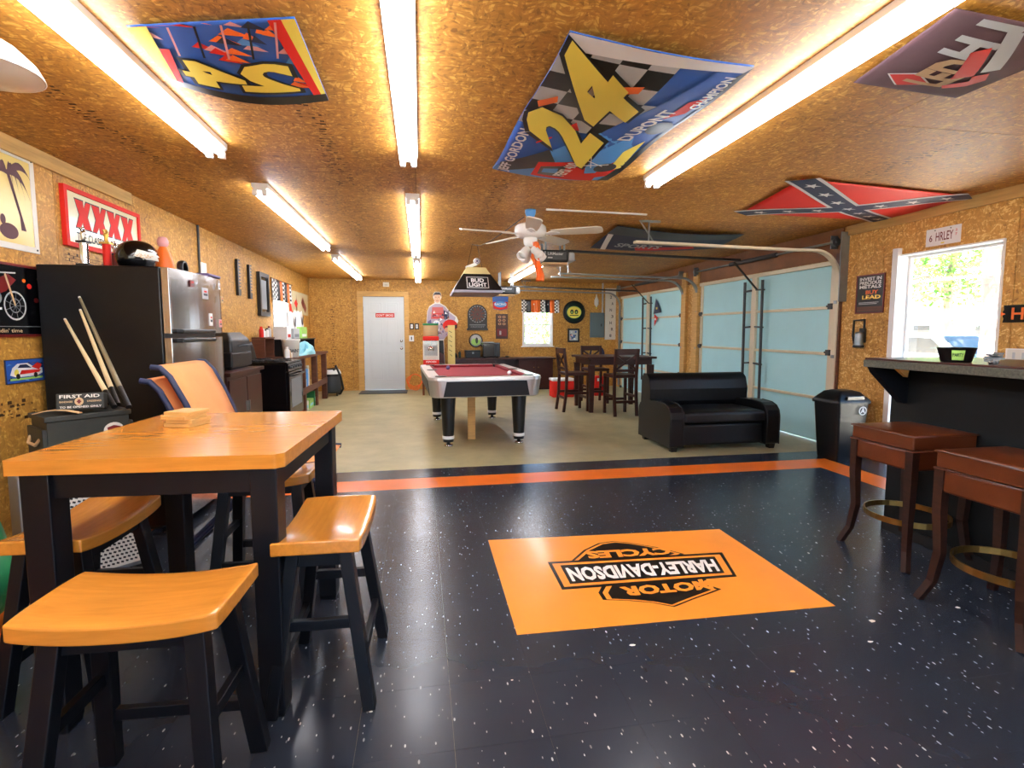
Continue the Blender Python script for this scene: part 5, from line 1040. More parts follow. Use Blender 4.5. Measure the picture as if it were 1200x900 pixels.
# serrated racks, dark mirror
for y, z0, z1, lb in ((7.26, 1.76, 2.22, 'black notched cue rack strip nearer the refrigerator'), (7.72, 1.745, 2.205, 'black notched cue rack strip nearer the dark mirror')):
    pts = [(-.05, 0), (.05, 0)] + [q for k in range(9) for q in ((.05, .08 + k * .042), (-.01, .085 + k * .042), (-.01, .105 + k * .042), (.05, .11 + k * .042))] + [(.05, z1 - z0), (-.05, z1 - z0)]
    o = G().prism(pts, lambda a, b, h: V((XL + h, y + a, z0 + b)), .001, .035).build('cue_rack', 'black'); tag(o, lb, 'rack', 'cue rack strips on the left wall')
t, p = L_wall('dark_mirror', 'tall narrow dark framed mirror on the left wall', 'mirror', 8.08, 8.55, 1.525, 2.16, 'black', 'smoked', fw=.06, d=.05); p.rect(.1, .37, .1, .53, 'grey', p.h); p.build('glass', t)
# cloth valance builder
def valance(name, label, mp, w, h, cols):
    n = len(cols); t = T(name, label, 'valance', tuple(mp(w / 2, 0, .02)))
    for k, c in enumerate(cols):
        x0, x1 = w * k / n, w * (k + 1) / n; wave = lambda x: .025 + .014 * math.sin(x * 38)
        f = lambda u, v: mp(x0 + (x1 - x0) * u, h * v - .012 * math.sin(math.pi * u) * (1 - v), wave(x0 + (x1 - x0) * u) * (1 - .3 * v))
        g = G(); g.slab(f, 8, 6, mp(0, 0, .002) - mp(0, 0, 0)); pn = g.build('panel', 'white' if c == 'check' else c, t)
        if c == 'check':
            g = G(); nx, ny = max(3, int((x1 - x0) / .035)), int(h / .035)
            for i in range(nx):
                for j in range(ny):
                    if (i + j) % 2: g.add([f((i + a) / nx, (j + b) / ny) + (mp(0, 0, .004) - mp(0, 0, 0)) for a, b in ((0, 0), (1, 0), (1, 1), (0, 1))], [(0, 1, 2, 3)])
            g.build('checks', 'black', pn, kind='stuff')
    G().cyl(mp(-.03, h + .008, .02), mp(w + .03, h + .008, .02), .008, n=8).build('rod', 'brown_wood', t)
a, b = PY(611, 366, YB), PY(655, 352, YB)
valance('window_valance', 'checkered black and orange valance over the back window', plane((a.x, YB, a.z), (1, 0, 0), UZ, (0, -1, 0)), b.x - a.x, b.z - a.z, ['check', 'black', 'orange', 'orange', 'check', 'black', 'orange', 'check'])
valance('side_valance', 'checkered black and red valance over the small left window', plane((XL, 8.80, 1.80), UY, UZ, NX), 1.3, .33, ['check', 'check', 'black', 'orange', 'check', 'black', 'orange', 'check'])
t, p = L_wall('cream_banner', 'cream paper banner with dark red diamonds in the back corner', 'poster', 9.95, 11.5, 1.62, 2.05, 'sign_cream', 'sign_cream', fw=0, d=.006)
h0 = p.h; p.poly([(.0, .30), (.25, .0), (.0, .0)], 'red', h0); p.poly([(.5, .08), (.55, .4), (.6, .08)], 'dark_red', h0); p.poly([(.95, .24), (1.1, .36), (1.25, .24), (1.1, .12)], 'dark_red', h0); p.poly([(1.15, .15), (1.28, .25), (1.4, .15), (1.28, .04)], 'dark_red', h0 + .0004); p.poly([(.35, .2), (.5, .28), (.65, .2), (.5, .12)], 'red', h0 + .0003); p.build('print', t)

# ---- back wall
def bx(px0, px1, py0, py1, Y=YB): a, b = PY(px0, py1, Y), PY(px1, py0, Y); return a.x, b.x, a.z, b.z
for k, px in enumerate((482.5, 488.5)):
    x0, x1, z0, z1 = bx(px - 2.4, px + 2.4, 379, 386); t, p = B_wall('light_switch', ('light switch nearer the back door', 'light switch farther from the back door')[k], 'switch', x0, x1, z0, z1, 'black', 'white', fw=.022, d=.012, group='light switches by the back door'); w_, h_ = x1 - x0, z1 - z0; p.h += .002; p.rect(w_ * .4, w_ * .6, h_ * .35, h_ * .65, 'light_grey'); p.build('toggle', t)
x0, x1, z0, z1 = bx(479.5, 485, 393, 400); t, p = B_wall('thermostat', 'white thermostat on the wall below the light switches', 'thermostat', x0, x1, z0, z1, 'white', 'white', fw=.012, d=.03); p.rect((x1 - x0) * .4, (x1 - x0) * .6, .03, .1, 'black', .032); p.build('display', t)
x0, x1, z0, z1 = bx(449, 456, 331, 336); t, p = B_wall('door_chime', 'small off-white chime box above the back door', 'chime', x0, x1, z0, z1, 'off_white', 'off_white', fw=.012, d=.04); p.rect(.03, x1 - x0 - .03, .03, .04, 'grey', .041); p.build('slot', t)
# dart board cabinet with arched top
x0, x1, z0, z1 = bx(547, 571.5, 357, 387); w_ = x1 - x0; h_ = z1 - z0; mp = plane((x0, YB, z0), (1, 0, 0), UZ, (0, -1, 0)); t = T('dart_board', 'black arched electronic dart board on the back wall', 'dart board', tuple(mp(w_ / 2, 0)))
r = w_ / 2 - .02; arch = [(0, 0), (w_, 0), (w_, .03), (w_ - .02, .05)] + [(w_ / 2 + r * math.cos(a), h_ - r + r * math.sin(a)) for a in [k * math.pi / 14 for k in range(15)]] + [(.02, .05), (0, .03)]
G().prism(arch, mp, .001, .05).build('case', 'black', t)
p = Print(mp); h0 = .052; cx, cy = w_ / 2, h_ - r
for k in range(20):
    a0, a1 = 2 * math.pi * k / 20, 2 * math.pi * (k + 1) / 20
    for r0, r1, m in ((.16, .105, 'dark_grey' if k % 2 else 'tan'), (.095, .03, 'dark_grey' if k % 2 else 'tan')): p.poly([(cx + r1 * math.cos(a0), cy + r1 * math.sin(a0)), (cx + r0 * math.cos(a0), cy + r0 * math.sin(a0)), (cx + r0 * math.cos(a1), cy + r0 * math.sin(a1)), (cx + r1 * math.cos(a1), cy + r1 * math.sin(a1))], m if k % 2 else ('brown_wood'), h0)
p.ring(cx, cy, .105, .105, .01, 'dark_red', h0 + .0004); p.ell(cx, cy, .02, .02, 'dark_red', h0 + .0004); p.ring(cx, cy, .19, .19, .006, 'grey', h0 + .0004)
for k in range(20): a = 2 * math.pi * k / 20; p.rect(cx + .178 * math.cos(a) - .008, cx + .178 * math.cos(a) + .008, cy + .178 * math.sin(a) - .01, cy + .178 * math.sin(a) + .01, 'light_grey', h0 + .0006)
p.rect(.06, w_ - .06, .11, .13, 'grey', h0); p.text('CRICKET', .08, w_ - .08, .06, .09, 'grey', h0); p.build('target', t)
x0, x1, z0, z1 = bx(577, 595.5, 347.5, 363.5); w_, h_ = x1 - x0, z1 - z0; mp = plane((x0, YB, z0), (1, 0, 0), UZ, (0, -1, 0)); o = G().prism([(.02, .03), (w_ / 2, 0), (w_ - .02, .03), (w_, h_), (0, h_)], mp, .001, .02).build('beer_shield_sign', 'blue'); tag(o, 'blue and red shield beer sign beside the dart board', 'sign'); p = Print(mp); p.h = .022; p.poly([(.02, .04), (w_ / 2, .01), (w_ - .02, .04), (w_ - .015, h_ * .6), (.015, h_ * .6)], 'red'); p.ell(w_ / 2, h_ * .42, w_ * .4, h_ * .22, 'sky_blue', .023); p.text('RACING', w_ * .14, w_ * .86, h_ * .34, h_ * .52, 'white', .024); p.build('print', o)
x0, x1, z0, z1 = bx(581, 595, 368, 397); t, p = B_wall('dark_poster', 'tall dark red poster of cars left of the back window', 'poster', x0, x1, z0, z1, 'black', 'mahogany', fw=.012, d=.015); w_, h_ = x1 - x0, z1 - z0
for j in range(3):
    for i in range(2): p.ell(w_ * (.32 + .36 * i), h_ * (.88 - .14 * j), w_ * .13, h_ * .05, 'tan'); p.ell(w_ * (.32 + .36 * i), h_ * (.88 - .14 * j), w_ * .07, h_ * .03, 'dark_red', p.h + .0005)
p.rect(w_ * .1, w_ * .9, h_ * .1, h_ * .4, 'dark_red'); p.text('1', w_ * .3, w_ * .45, h_ * .16, h_ * .32, 'light_grey', p.h + .0005); p.build('print', t)
def disc(name, label, px, py, rpx, rim, face, d=.03):
    c = PY(px, py, YB); R_ = rpx / 605 * (c - V((0, 0, CAM_H))).length * .98; mp = plane((c.x, YB, c.z), (1, 0, 0), UZ, (0, -1, 0)); t = T(name, label, 'sign', tuple(mp(0, -R_)))
    ax = Matrix.Rotation(RAD(90), 3, 'X'); G().lathe([(R_, .001), (R_, d), (R_ * .9, d + .006), (R_ * .86, d), (R_ * .86, d * .5)], tuple(mp(0, 0)), 36, axis=ax, cap=False).build('rim', rim, t); G().lathe([(0, .0), (R_ * .86, 0), (R_ * .86, d * .8), (0, d * .8)][::-1], tuple(mp(0, 0)), 36, axis=ax).build('face', face, t)
    p = Print(mp); p.h = d * .8 + .001; return t, p, R_
t, p, R_ = disc('scenic_plate', 'round black-rimmed plate with a pale landscape on the back wall', 557.5, 399, 8.2, 'black', 'light_grey'); p.poly([(-R_ * .7, -.02), (-.05, .05), (.04, 0), (R_ * .7, .03), (R_ * .6, -.08), (0, -R_ * .75), (-R_ * .6, -.08)], 'lime'); p.ell(.02, .0, .03, .07, 'dark_green', p.h + .0004); p.build('print', t)
t, p, R_ = disc('round_green_sign', 'round dark green sign with yellow centre right of the back window', 672.5, 366, 13.4, 'black', 'dark_green'); p.ell(0, 0, R_ * .62, R_ * .5, 'yellow'); p.ring(0, 0, R_ * .66, R_ * .54, .012, 'lime', p.h + .0003)
for sx in (-1, 1): p.ell(sx * R_ * .2, .01, R_ * .16, R_ * .2, 'black', p.h + .0005); p.ell(sx * R_ * .2, .0, R_ * .07, R_ * .1, 'lime', p.h + .0008)
p.rect(-R_ * .4, R_ * .4, -R_ * .32, -R_ * .24, 'dark_green', p.h + .0005); p.build('print', t)
x0, x1, z0, z1 = bx(665, 679, 385, 401); t, p = B_wall('small_picture', 'small black-framed picture with pale collage under the round green sign', 'picture', x0, x1, z0, z1, 'black', 'light_grey', fw=.04, d=.02); w_, h_ = x1 - x0, z1 - z0; rnd = random.Random(4)
for k in range(26): x, y = rnd.uniform(.05, w_ - .1), rnd.uniform(.05, h_ - .09); p.rect(x, x + rnd.uniform(.02, .05), y, y + rnd.uniform(.015, .04), rnd.choice(['blue', 'pink', 'white', 'navy', 'grey']), p.h + k * .00003)
p.build('print', t)
x0, x1, z0, z1 = bx(691, 708, 366.5, 395.5); t = T('breaker_panel', 'grey electrical breaker panel on the back wall', 'electrical panel', ((x0 + x1) / 2, YB, z0)); G().box(x0, x1, YB - .03, YB - .001, z0, z1).build('cover', 'dark_slate' if 'dark_slate' in MATS else M('dark_slate', '#5b6b70', .5), t, bevel=.004); dd = G().box(x0 + .05, x1 - .05, YB - .04, YB - .031, z0 + .06, z1 - .06).build('door', 'dark_slate', t, bevel=.004); G().box(x1 - .09, x1 - .07, YB - .048, YB - .0405, (z0 + z1) / 2 - .03, (z0 + z1) / 2 + .03).build('latch', 'black', dd)
o = G().cyl((x1 - .05, YB - .021, z1 + .001), (x1 - .05, YB - .021, ZC - .001), .02, n=12).build('riser_conduit', 'light_grey'); tag(o, 'grey conduit rising from the breaker panel to the ceiling', 'conduit')
c = PY(699, 356, YB - .052); t = T('hanging_grease_gun', 'pale caulking gun hanging above the breaker panel', 'tool', (c.x, YB - .052, c.z - .12)); G().lathe([(0, 0), (.012, .0), (.014, .05), (.05, .1), (.05, .2), (.02, .28), (.012, .34), (0, .34)], (0, 0, 0), 16).build('barrel', 'off_white', t, local=True); G().lathe([(.013, .0), (.018, .02), (.013, .05)], (0, 0, 0), 12).build('nozzle', 'yellow', t, local=True)
x0, x1, z0, z1 = bx(708.5, 722, 338, 398); t, p = B_wall('tall_white_sign', 'tall narrow white sign with faded black marks in the back corner', 'sign', x0, min(x1, XR - .002), z0, min(z1, ZC - .01), 'white', 'off_white', fw=0, d=.02); w_, h_ = x1 - x0, min(z1, ZC - .01) - z0; rnd = random.Random(6)
for k, ch_ in enumerate('8RH3NA2'): p.text(ch_, w_ * .42 + (k % 2) * .04, w_ * .62 + (k % 2) * .04, h_ * (.05 + .125 * k), h_ * (.05 + .125 * k) + .07, 'dark_grey')
p.build('print', t)
c = PY(699, 418, YB - .07); g = G(); t = T('hose_coil', 'blue coiled hose hanging on the back wall behind the counter table', 'hose', (c.x, YB - .07, c.z - .15))
for k in range(4): G().tube([(.15 * math.cos(a) * (1 + .05 * k), -.012 * k, .2 + .2 * math.sin(a)) for a in [i * math.pi / 12 for i in range(24)]], .016, n=8, closed=True).build('loop', 'navy', t, local=True)
G().cyl((0, .07, .36), (0, -.06, .36), .012, n=8).build('hook', 'galv', t, local=True)
# pennants on the far garage door
for k, (a, b, c_, m) in enumerate((((769, 350), (775, 366), (766, 368), 'navy'), ((767, 368), (771, 372), (767, 382), 'red'))):
    P = [PX(*q, XR - .02) for q in (a, b, c_)]; mid = sum(P, V((0, 0, 0))) / 3; g = G(); g.add(P + [q + V((-.006, 0, 0)) for q in P], [(0, 1, 2), (5, 4, 3), (0, 3, 4, 1), (1, 4, 5, 2), (2, 5, 3, 0)]); o = g.build('pennant', m); tag(o, ('navy triangular pennant pinned on the far garage door', 'red triangular pennant pinned under the navy one')[k], 'pennant', 'pennants on the far garage door')
    p = Print(plane(mid + V((-.007, 0, 0)), (0, -1, 0), UZ, (-1, 0, 0))); p.rect(-.03, .03, -.02, .02, 'yellow' if k == 0 else 'white'); p.build('print', o)

# ---- credenza and what stands by the back wall
t = T('back_desk', 'long dark mahogany desk under the back window', 'desk', (1.8, 11.38, 0)); dz = .715
G().box(.62, 2.96, 11.12, 11.66, dz - .035, dz).build('desk_top', 'mahogany', t, bevel=.006)
for x0, x1 in ((.68, 1.62), (2.12, 2.90)):
    pd = G().box(x0, x1, 11.18, 11.64, .03, dz - .036).build('pedestal', 'mahogany', t, bevel=.004)
    for k in range(2):
        w_ = (x1 - x0) / 2; d_ = G().box(x0 + w_ * k + .015, x0 + w_ * (k + 1) - .015, 11.165, 11.179, .08, dz - .06).build('door', 'mahogany', pd, bevel=.005); xx = x0 + w_ + (-.05 if k == 0 else .05); G().cyl((xx, 11.165, .5), (xx, 11.145, .5), .012, n=10).build('knob', 'brass', d_)
G().box(.70, 2.88, 11.60, 11.64, .10, dz - .04).build('back_panel', 'mahogany', t); G().box(.66, 2.92, 11.2, 11.62, 0, .03).build('plinth', 'black', t)
def on_desk(px0, px1): return PY(px0, 415, 11.35).x, PY(px1, 415, 11.35).x
x0, x1 = on_desk(565, 585); t = T('microwave', 'black microwave oven on the back desk', 'microwave', ((x0 + x1) / 2, 11.4, dz + .001)); G().box(x0, x1, 11.22, 11.6, dz + .012, dz + .33).build('case', 'black_gloss', t, bevel=.008); dd = G().box(x0 + .01, x1 - .1, 11.205, 11.219, dz + .025, dz + .315).build('door', 'smoked', t, bevel=.004); G().box(x1 - .125, x1 - .108, 11.18, 11.2045, dz + .05, dz + .29).build('handle', 'dark_grey', dd); G().box(x1 - .09, x1 - .012, 11.207, 11.219, dz + .03, dz + .31).build('keypad', 'dark_grey', t)
for sx in (x0 + .05, x1 - .05): G().box(sx - .02, sx + .02, 11.25, 11.55, dz + .001, dz + .012).build('foot', 'rubber', t)
G().box(x0 + .01, x1 - .12, 11.25, 11.55, dz + .3305, dz + .345).build('top_plate', 'light_grey', t)
x0, x1 = on_desk(545, 562.5); t = T('cash_box', 'low wide black box with a lid seam on the back desk', 'box', ((x0 + x1) / 2, 11.38, dz + .001)); G().box(x0, x1, 11.25, 11.5, dz + .001, dz + .11).build('body', 'black', t, bevel=.006); G().box(x0 - .005, x1 + .005, 11.245, 11.505, dz + .111, dz + .165).build('lid', 'black', t, bevel=.008); G().box((x0 + x1) / 2 - .02, (x0 + x1) / 2 + .02, 11.238, 11.2445, dz + .09, dz + .13).build('clasp', 'galv', t)
x0, x1 = on_desk(527, 535); t = T('ball_cap', 'black ball cap lying on the back desk', 'cap', ((x0 + x1) / 2, 11.35, dz + .001)); G().lathe([(.095, 0), (.097, .04), (.085, .085), (.05, .115), (0, .125)], (0, 0, 0), 20).build('crown', 'black', t, local=True); G().slab(lambda u, v: V(((u - .5) * .18, -.08 - .10 * v * (1 - (2 * u - 1) ** 2 * .5), .012 - .008 * (2 * u - 1) ** 2 + .004)), 10, 4, (0, 0, -.004)).build('brim', 'black', t, local=True)
x0, x1 = on_desk(537, 540); jar('small_figure', 'small dark green trophy figure on the back desk', 'trophy', ((x0 + x1) / 2, 11.3, dz + .001), .03, .16, 'dark_green', 'brass', neck=.5, sub='top')
x0, x1 = on_desk(594, 597); o = G().ell((x0, 11.3, dz + .022), .05, .03, .02, n=12, k=6).build('ashtray', 'black'); tag(o, 'tiny dark ashtray on the back desk under the dark red poster', 'ashtray')
# popcorn machine on a stand
a, b = PY(496, 430, 10.75), PY(514, 394, 10.75); x0, x1, zb_ = a.x, b.x, a.z; xc = (x0 + x1) / 2; hw_ = (x1 - x0) / 2; hT = b.z
t = T('machine_stand', 'plain brown wooden stand beneath the popcorn machine', 'stand', (xc, 10.75, 0)); G().box(-hw_ - .03, hw_ + .03, -.2, .2, zb_ - .03, zb_ - .002).build('top', 'brown_wood', t, local=True)
for sx in (-1, 1):
    for sy in (-1, 1): G().box(sx * hw_ - .02, sx * hw_ + .02, sy * .17 - .02, sy * .17 + .02, 0, zb_ - .031).build('leg', 'brown_wood', t, local=True)
t = T('popcorn_machine', 'red and white tabletop popcorn machine', 'popcorn machine', (xc, 10.75, zb_)); hT -= zb_
G().box(-hw_, hw_, -.16, .16, 0, hT * .24).build('base', 'red', t, local=True, bevel=.008); G().box(-hw_, hw_, -.16, .16, hT * .86, hT).build('roof', 'red', t, local=True, bevel=.015)
for sx in (-1, 1):
    for sy in (-1, 1): G().box(sx * (hw_ - .012) - .012, sx * (hw_ - .012) + .012, sy * .148 - .012, sy * .148 + .012, hT * .24 + .001, hT * .86 - .001).build('corner_post', 'off_white', t, local=True)
G().box(-hw_ + .026, hw_ - .026, -.155, -.151, hT * .25, hT * .85).build('pane', 'pane', t, local=True); G().box(-hw_ + .026, hw_ - .026, .140, .150, hT * .25, hT * .85).build('back_wall', 'light_grey', t, local=True)
G().lathe([(0, 0), (.06, 0), (.065, .07), (.03, .09), (0, .09)], (0, 0, hT * .52), 18).build('kettle', 'chrome', t, local=True); G().cyl((0, 0, hT * .6), (0, 0, hT * .858), .012, n=8).build('kettle_rod', 'chrome', t, local=True); G().box(-hw_ + .03, hw_ - .03, -.13, .13, hT * .241, hT * .36).build('popcorn_bed', 'off_white', t, local=True)
p = Print(plane((xc - hw_, 10.59, zb_), (1, 0, 0), UZ, (0, -1, 0))); p.text('POPCORN', .06, 2 * hw_ - .06, hT * .15, hT * .21, 'white'); p.build('lettering', t)
zt = zb_ + hT; jar('candy_tub', 'clear tub with bright green lid on the popcorn machine', 'tub', (xc, 10.75, zt + .001), .15, .26, 'tan', 'green', neck=1.02, sub='lid')
# cardboard cut-out of a racing driver (flat in reality), yellow board, box below
mp = plane((PY(513, 400, 11.3).x, 11.3, 0), (1, 0, 0), UZ, (0, -1, 0)); o = G().box(mp(-.2, 0).x, mp(.2, 0).x, 11.22, 11.5, 0, .30).build('cardboard_box', 'cardboard', bevel=.004); tag(o, 'brown cardboard box supporting the driver cut-out', 'box'); p = Print(plane((mp(-.2, 0).x, 11.22, 0), (1, 0, 0), UZ, (0, -1, 0))); p.rect(.16, .24, 0, .3, 'tan'); p.build('tape', o)
zz = lambda y: PY(513, y, 11.3).z; M('suit', '#a898a6', .7); M('suit_red', '#c2605c', .7)
t = T('driver_cutout', 'life-size cardboard cut-out of a person in racing suit holding a helmet', 'cardboard cut-out', tuple(mp(0, .301))); H1 = zz(342)
body = [(-.13, .302), (-.13, .6), (-.11, 1.1), (-.20, 1.22), (-.235, 1.5), (-.215, zz(365)), (-.17, zz(359)), (-.055, zz(355)), (-.06, zz(352)), (-.09, zz(349)), (-.085, H1 - .04), (-.05, H1), (.05, H1), (.085, H1 - .04), (.09, zz(349)), (.06, zz(352)), (.055, zz(355)), (.18, zz(359)), (.26, zz(365)), (.41, zz(371)), (.45, zz(376)), (.41, zz(381)), (.2, 1.25), (.13, 1.1), (.15, .6), (.14, .302), (.03, .302), (.01, .9), (-.02, .302)]
G().prism(body, mp, 0, .008).build('board', 'off_white', t)
p = Print(mp); h0 = .009; zc = H1 - .13
p.ell(0, zc, .072, .105, 'skin', h0); p.poly([(-.078, zc + .02), (-.08, zc + .08), (-.04, zc + .12), (.05, zc + .12), (.08, zc + .08), (.078, zc + .02), (.06, zc + .065), (-.06, zc + .065)], 'black', h0 + .0005); p.rect(-.045, -.015, zc + .012, zc + .024, 'black', h0 + .0006); p.rect(.015, .045, zc + .012, zc + .024, 'black', h0 + .0006); p.rect(-.03, .03, zc - .062, zc - .052, 'dark_red', h0 + .0006); p.rect(-.008, .008, zc - .035, zc + .01, 'tan', h0 + .0006)
p.poly([(-.19, 1.24), (-.225, 1.5), (-.205, zz(365)), (-.165, zz(360)), (-.05, zz(356)), (.05, zz(356)), (.17, zz(360)), (.25, zz(366)), (.39, zz(372)), (.3, 1.3), (.12, 1.12), (-.1, 1.12)], 'suit', h0); p.poly([(-.11, zz(360)), (.12, zz(360)), (.16, 1.56), (-.14, 1.56)], 'suit_red', h0 + .0005); p.poly([(-.19, 1.24), (-.21, 1.5), (-.14, 1.55), (-.10, 1.3)], 'purple', h0 + .0005); p.poly([(.13, 1.75), (.24, 1.70), (.25, 1.55), (.14, 1.55)], 'navy', h0 + .0005)
rnd = random.Random(12)
for k in range(60):
    x_, y_ = rnd.uniform(-.19, .24), rnd.uniform(1.2, 1.72); p.poly([(x_, y_), (x_ + rnd.uniform(.02, .06), y_ + rnd.uniform(-.02, .02)), (x_ + .02, y_ + rnd.uniform(.03, .06))], rnd.choice(['purple', 'pink', 'navy', 'white', 'dark_red', 'grey', 'tan']), h0 + .0006 + k * .000002)
p.rect(-.10, .10, 1.58, 1.60, 'red', h0 + .0008); p.rect(-.10, .10, 1.66, 1.68, 'red', h0 + .0008); p.ell(-.02, 1.47, .07, .06, 'white', h0 + .0008); p.text('24', -.06, .02, 1.44, 1.50, 'sky_blue', h0 + .001)
p.ell(.27, 1.42, .16, .13, 'red', h0 + .0012); p.poly([(.15, 1.40), (.42, 1.44), (.42, 1.36), (.18, 1.32)], 'black', h0 + .0014); p.ell(.2, 1.33, .05, .05, 'skin', h0 + .0016)
p.poly([(-.12, .32), (-.12, .6), (-.10, 1.1), (.12, 1.1), (.14, .6), (.13, .32), (.04, .32), (.01, .95), (-.02, .32)], 'maroon', h0); p.poly([(-.05, 1.1), (.12, 1.1), (.13, .8), (.02, .85)], 'black', h0 + .0004); p.build('print', t)
a, b = PY(525, 425, 11.08), PY(533, 381, 11.08); o = G().box(a.x, b.x, 11.08, 11.10, .0, b.z).build('yellow_board', 'sign_gold'); tag(o, 'tall yellow board leaning beside the driver cut-out', 'board'); p = Print(plane((a.x, 11.08, 0), (1, 0, 0), UZ, (0, -1, 0)))
for k in range(6): p.line((.02 + .03 * (k % 2), b.z - .12 - .1 * k), (.09, b.z - .16 - .1 * k), .01, 'olive')
p.build('print', o)
jar('yellow_toolbox', 'small yellow can at the foot of the yellow board', 'can', (PY(514, 427, 10.95).x + .02, 11.05, 0), .09, .62, 'yellow', 'black', neck=.9, sub='lid')
g = G(); c = PZ(493, 456, .0); rnd = random.Random(8)
for k in range(3): g.tube([(c.x - .12 + (.14 + .01 * k) * math.cos(a) + .02 * math.sin(3 * a + k), 11.5 + .04 * math.sin(a + k), .22 + .02 * k + (.17 - .015 * k) * math.sin(a)) for a in [i * math.pi / 14 for i in range(28)]], .010, n=6, closed=True)
o = g.build('extension_cord', 'orange'); o.location.z = .002; tag(o, 'coiled orange extension cord leaning on the back wall', 'cord')

# ---- right wall
t, p = R_wall('metals_poster', 'black and red poster about investing in metals beside the doorway', 'poster', 4.46, 4.80, 1.482, 1.878, 'dark_red', 'black', fw=.012, d=.012); h0 = p.h
p.text('INVEST IN', .04, .30, .335, .37, 'white', h0, .03); p.text('PRECIOUS', .04, .30, .295, .33, 'white', h0, .03); p.text('METALS', .04, .30, .255, .29, 'white', h0, .03); p.poly([(.02, .12), (.02, .26), (.10, .25), (.2, .14)], 'olive', h0); p.text('BUY', .12, .27, .195, .235, 'orange', h0 + .0004, .03); p.text('LEAD', .08, .30, .145, .185, 'gold', h0 + .0004, .03); p.rect(.04, .28, .108, .114, 'light_grey', h0); p.rect(.04, .26, .094, .10, 'light_grey', h0); p.rect(.02, .32, .02, .07, 'brown_wood', h0); p.build('print', t)
c = V((XR - .06, 4.68, 1.13)); t = T('wall_lantern', 'grey flashlight lantern hanging on the wall under the metals poster', 'lantern', tuple(c)); G().lathe([(.045, 0), (.048, .02), (.04, .04), (.036, .14), (.03, .16), (0, .165)], (0, 0, 0), 18).build('body', 'galv', t, local=True); G().lathe([(.05, .0), (.053, .012), (.05, .025)], (0, 0, 0), 18).build('ring', 'black', t, local=True); G().tube([(0, .05, .02), (0, .075, .12), (0, .07, .28), (0, -.06, .285), (0, -.06, .18)], .012, n=8).build('handle', 'black', t, local=True); G().box(.03, .058, -.03, .03, .05, .2).build('bracket', 'black', t, local=True)
t, p = R_wall('licence_plate', 'white vanity licence plate with dark lettering above the doorway', 'licence plate', 3.755, 4.065, 2.06, 2.212, 'white', 'white_gloss', fw=.004, d=.004); bpy.data.objects[t.name].location.z += 0
p.text('6', .03, .06, .04, .10, 'dark_red', p.h, .01); p.text('HRLEY', .09, .245, .04, .115, 'dark_red', p.h, .01); p.text('2', .262, .278, .10, .12, 'red', p.h); p.text('7', .262, .278, .065, .085, 'red', p.h); p.rect(.14, .17, .012, .024, 'yellow', p.h); 
for x in (.08, .22): p.ell(x, .135, .006, .006, 'dark_grey', p.h)
p.build('print', t)
mp = plane((XR, 3.385, 1.367), (0, -1, 0), UZ, (-1, 0, 0)); t = T('motorcycle_sign', 'black sign with orange block lettering beside the doorway', 'sign', tuple(mp(.3, 0))); G().prism([(0, .07), (.015, .03), (.01, 0), (.62, 0), (.62, .135), (.01, .135), (.015, .10)], mp, .001, .01).build('board', 'black_gloss', t); p = Print(mp); p.h = .012; p.text('HARLEY', .07, .56, .022, .115, 'orange', p.h, .02); p.poly([(-.005, .05), (.03, .067), (-.005, .085)], 'orange'); p.build('lettering', t)
t, p = R_wall('switch_box', 'white multi-gang switch plate on the wall above the bar', 'switch', 2.95, 3.335, 1.055, 1.165, 'white', 'off_white', fw=.008, d=.012)
for k in range(5): p.rect(.05 + .065 * k, .07 + .065 * k, .03, .08, 'light_grey', .013)
p.build('toggles', t)
t, p = R_wall('right_picture', 'pine-framed picture on the wall past the doorway', 'picture', 2.6, 3.27, 1.72, 2.10, 'pine', 'tan', fw=.03, d=.02); p.poly([(.10, .05), (.22, .03), (.2, .22), (.13, .2)], 'dark_slate', p.h); p.ell(.3, .2, .1, .12, 'olive', p.h); p.build('print', t)
# ---------------------------------------------------------------- outdoors: seen overexposed through the doorway and windows
g = G(); g.box(-60, 60, -60, 70, -.35, -.16); o = struct(g, 'ground', 'gravel')
def tree(label, x, y, h, r, n, seed, trunk=.25, mat='leaf', zl=2.3, zh=None):
    zh = zh or h * 1.05
    rnd = random.Random(seed); t = T('yard_tree', label, 'tree', (x, y, -.16), group='trees in the yard')
    P = [(0, 0, 0), (.05, .03, h * .2), (-.05, .1, h * .45), (.1, 0, h * .7), (.05, .05, h * .9)]; G().tube(P, [trunk, trunk * .8, trunk * .65, trunk * .4, trunk * .15], n=12).build('trunk', 'bark', t, local=True)
    g = G()
    for k in range(7): a = rnd.uniform(0, 6.28); z0 = h * rnd.uniform(.35, .75); g.tube([(0, 0, z0), (r * .45 * math.cos(a), r * .45 * math.sin(a), z0 + .4), (r * .85 * math.cos(a), r * .85 * math.sin(a), z0 + rnd.uniform(-.2, .9))], [trunk * .3, trunk * .18, trunk * .06], n=6)
    g.build('branches', 'bark', t, local=True)
    g = G()
    for k in range(n):
        while True:
            p_ = V((rnd.uniform(-1, 1), rnd.uniform(-1, 1), rnd.uniform(-1, 1)))
            if .25 < p_.length < 1: break
        c = V((p_.x * r, p_.y * r, zl + (zh - zl) * (.5 + p_.z * .5))); s = rnd.uniform(.06, .13); d = V((rnd.gauss(0, 1), rnd.gauss(0, 1), rnd.gauss(0, .6))).normalized(); e = d.cross(V((rnd.gauss(0, 1), rnd.gauss(0, 1), 1))).normalized()
        g.add([c - d * s, c + e * s * .45, c + d * s, c - e * s * .45], [(0, 1, 2, 3)], 0 if k % 3 else 1)
    g.build('foliage', [mat, 'leaf_dark'], t, local=True, kind='stuff'); return t
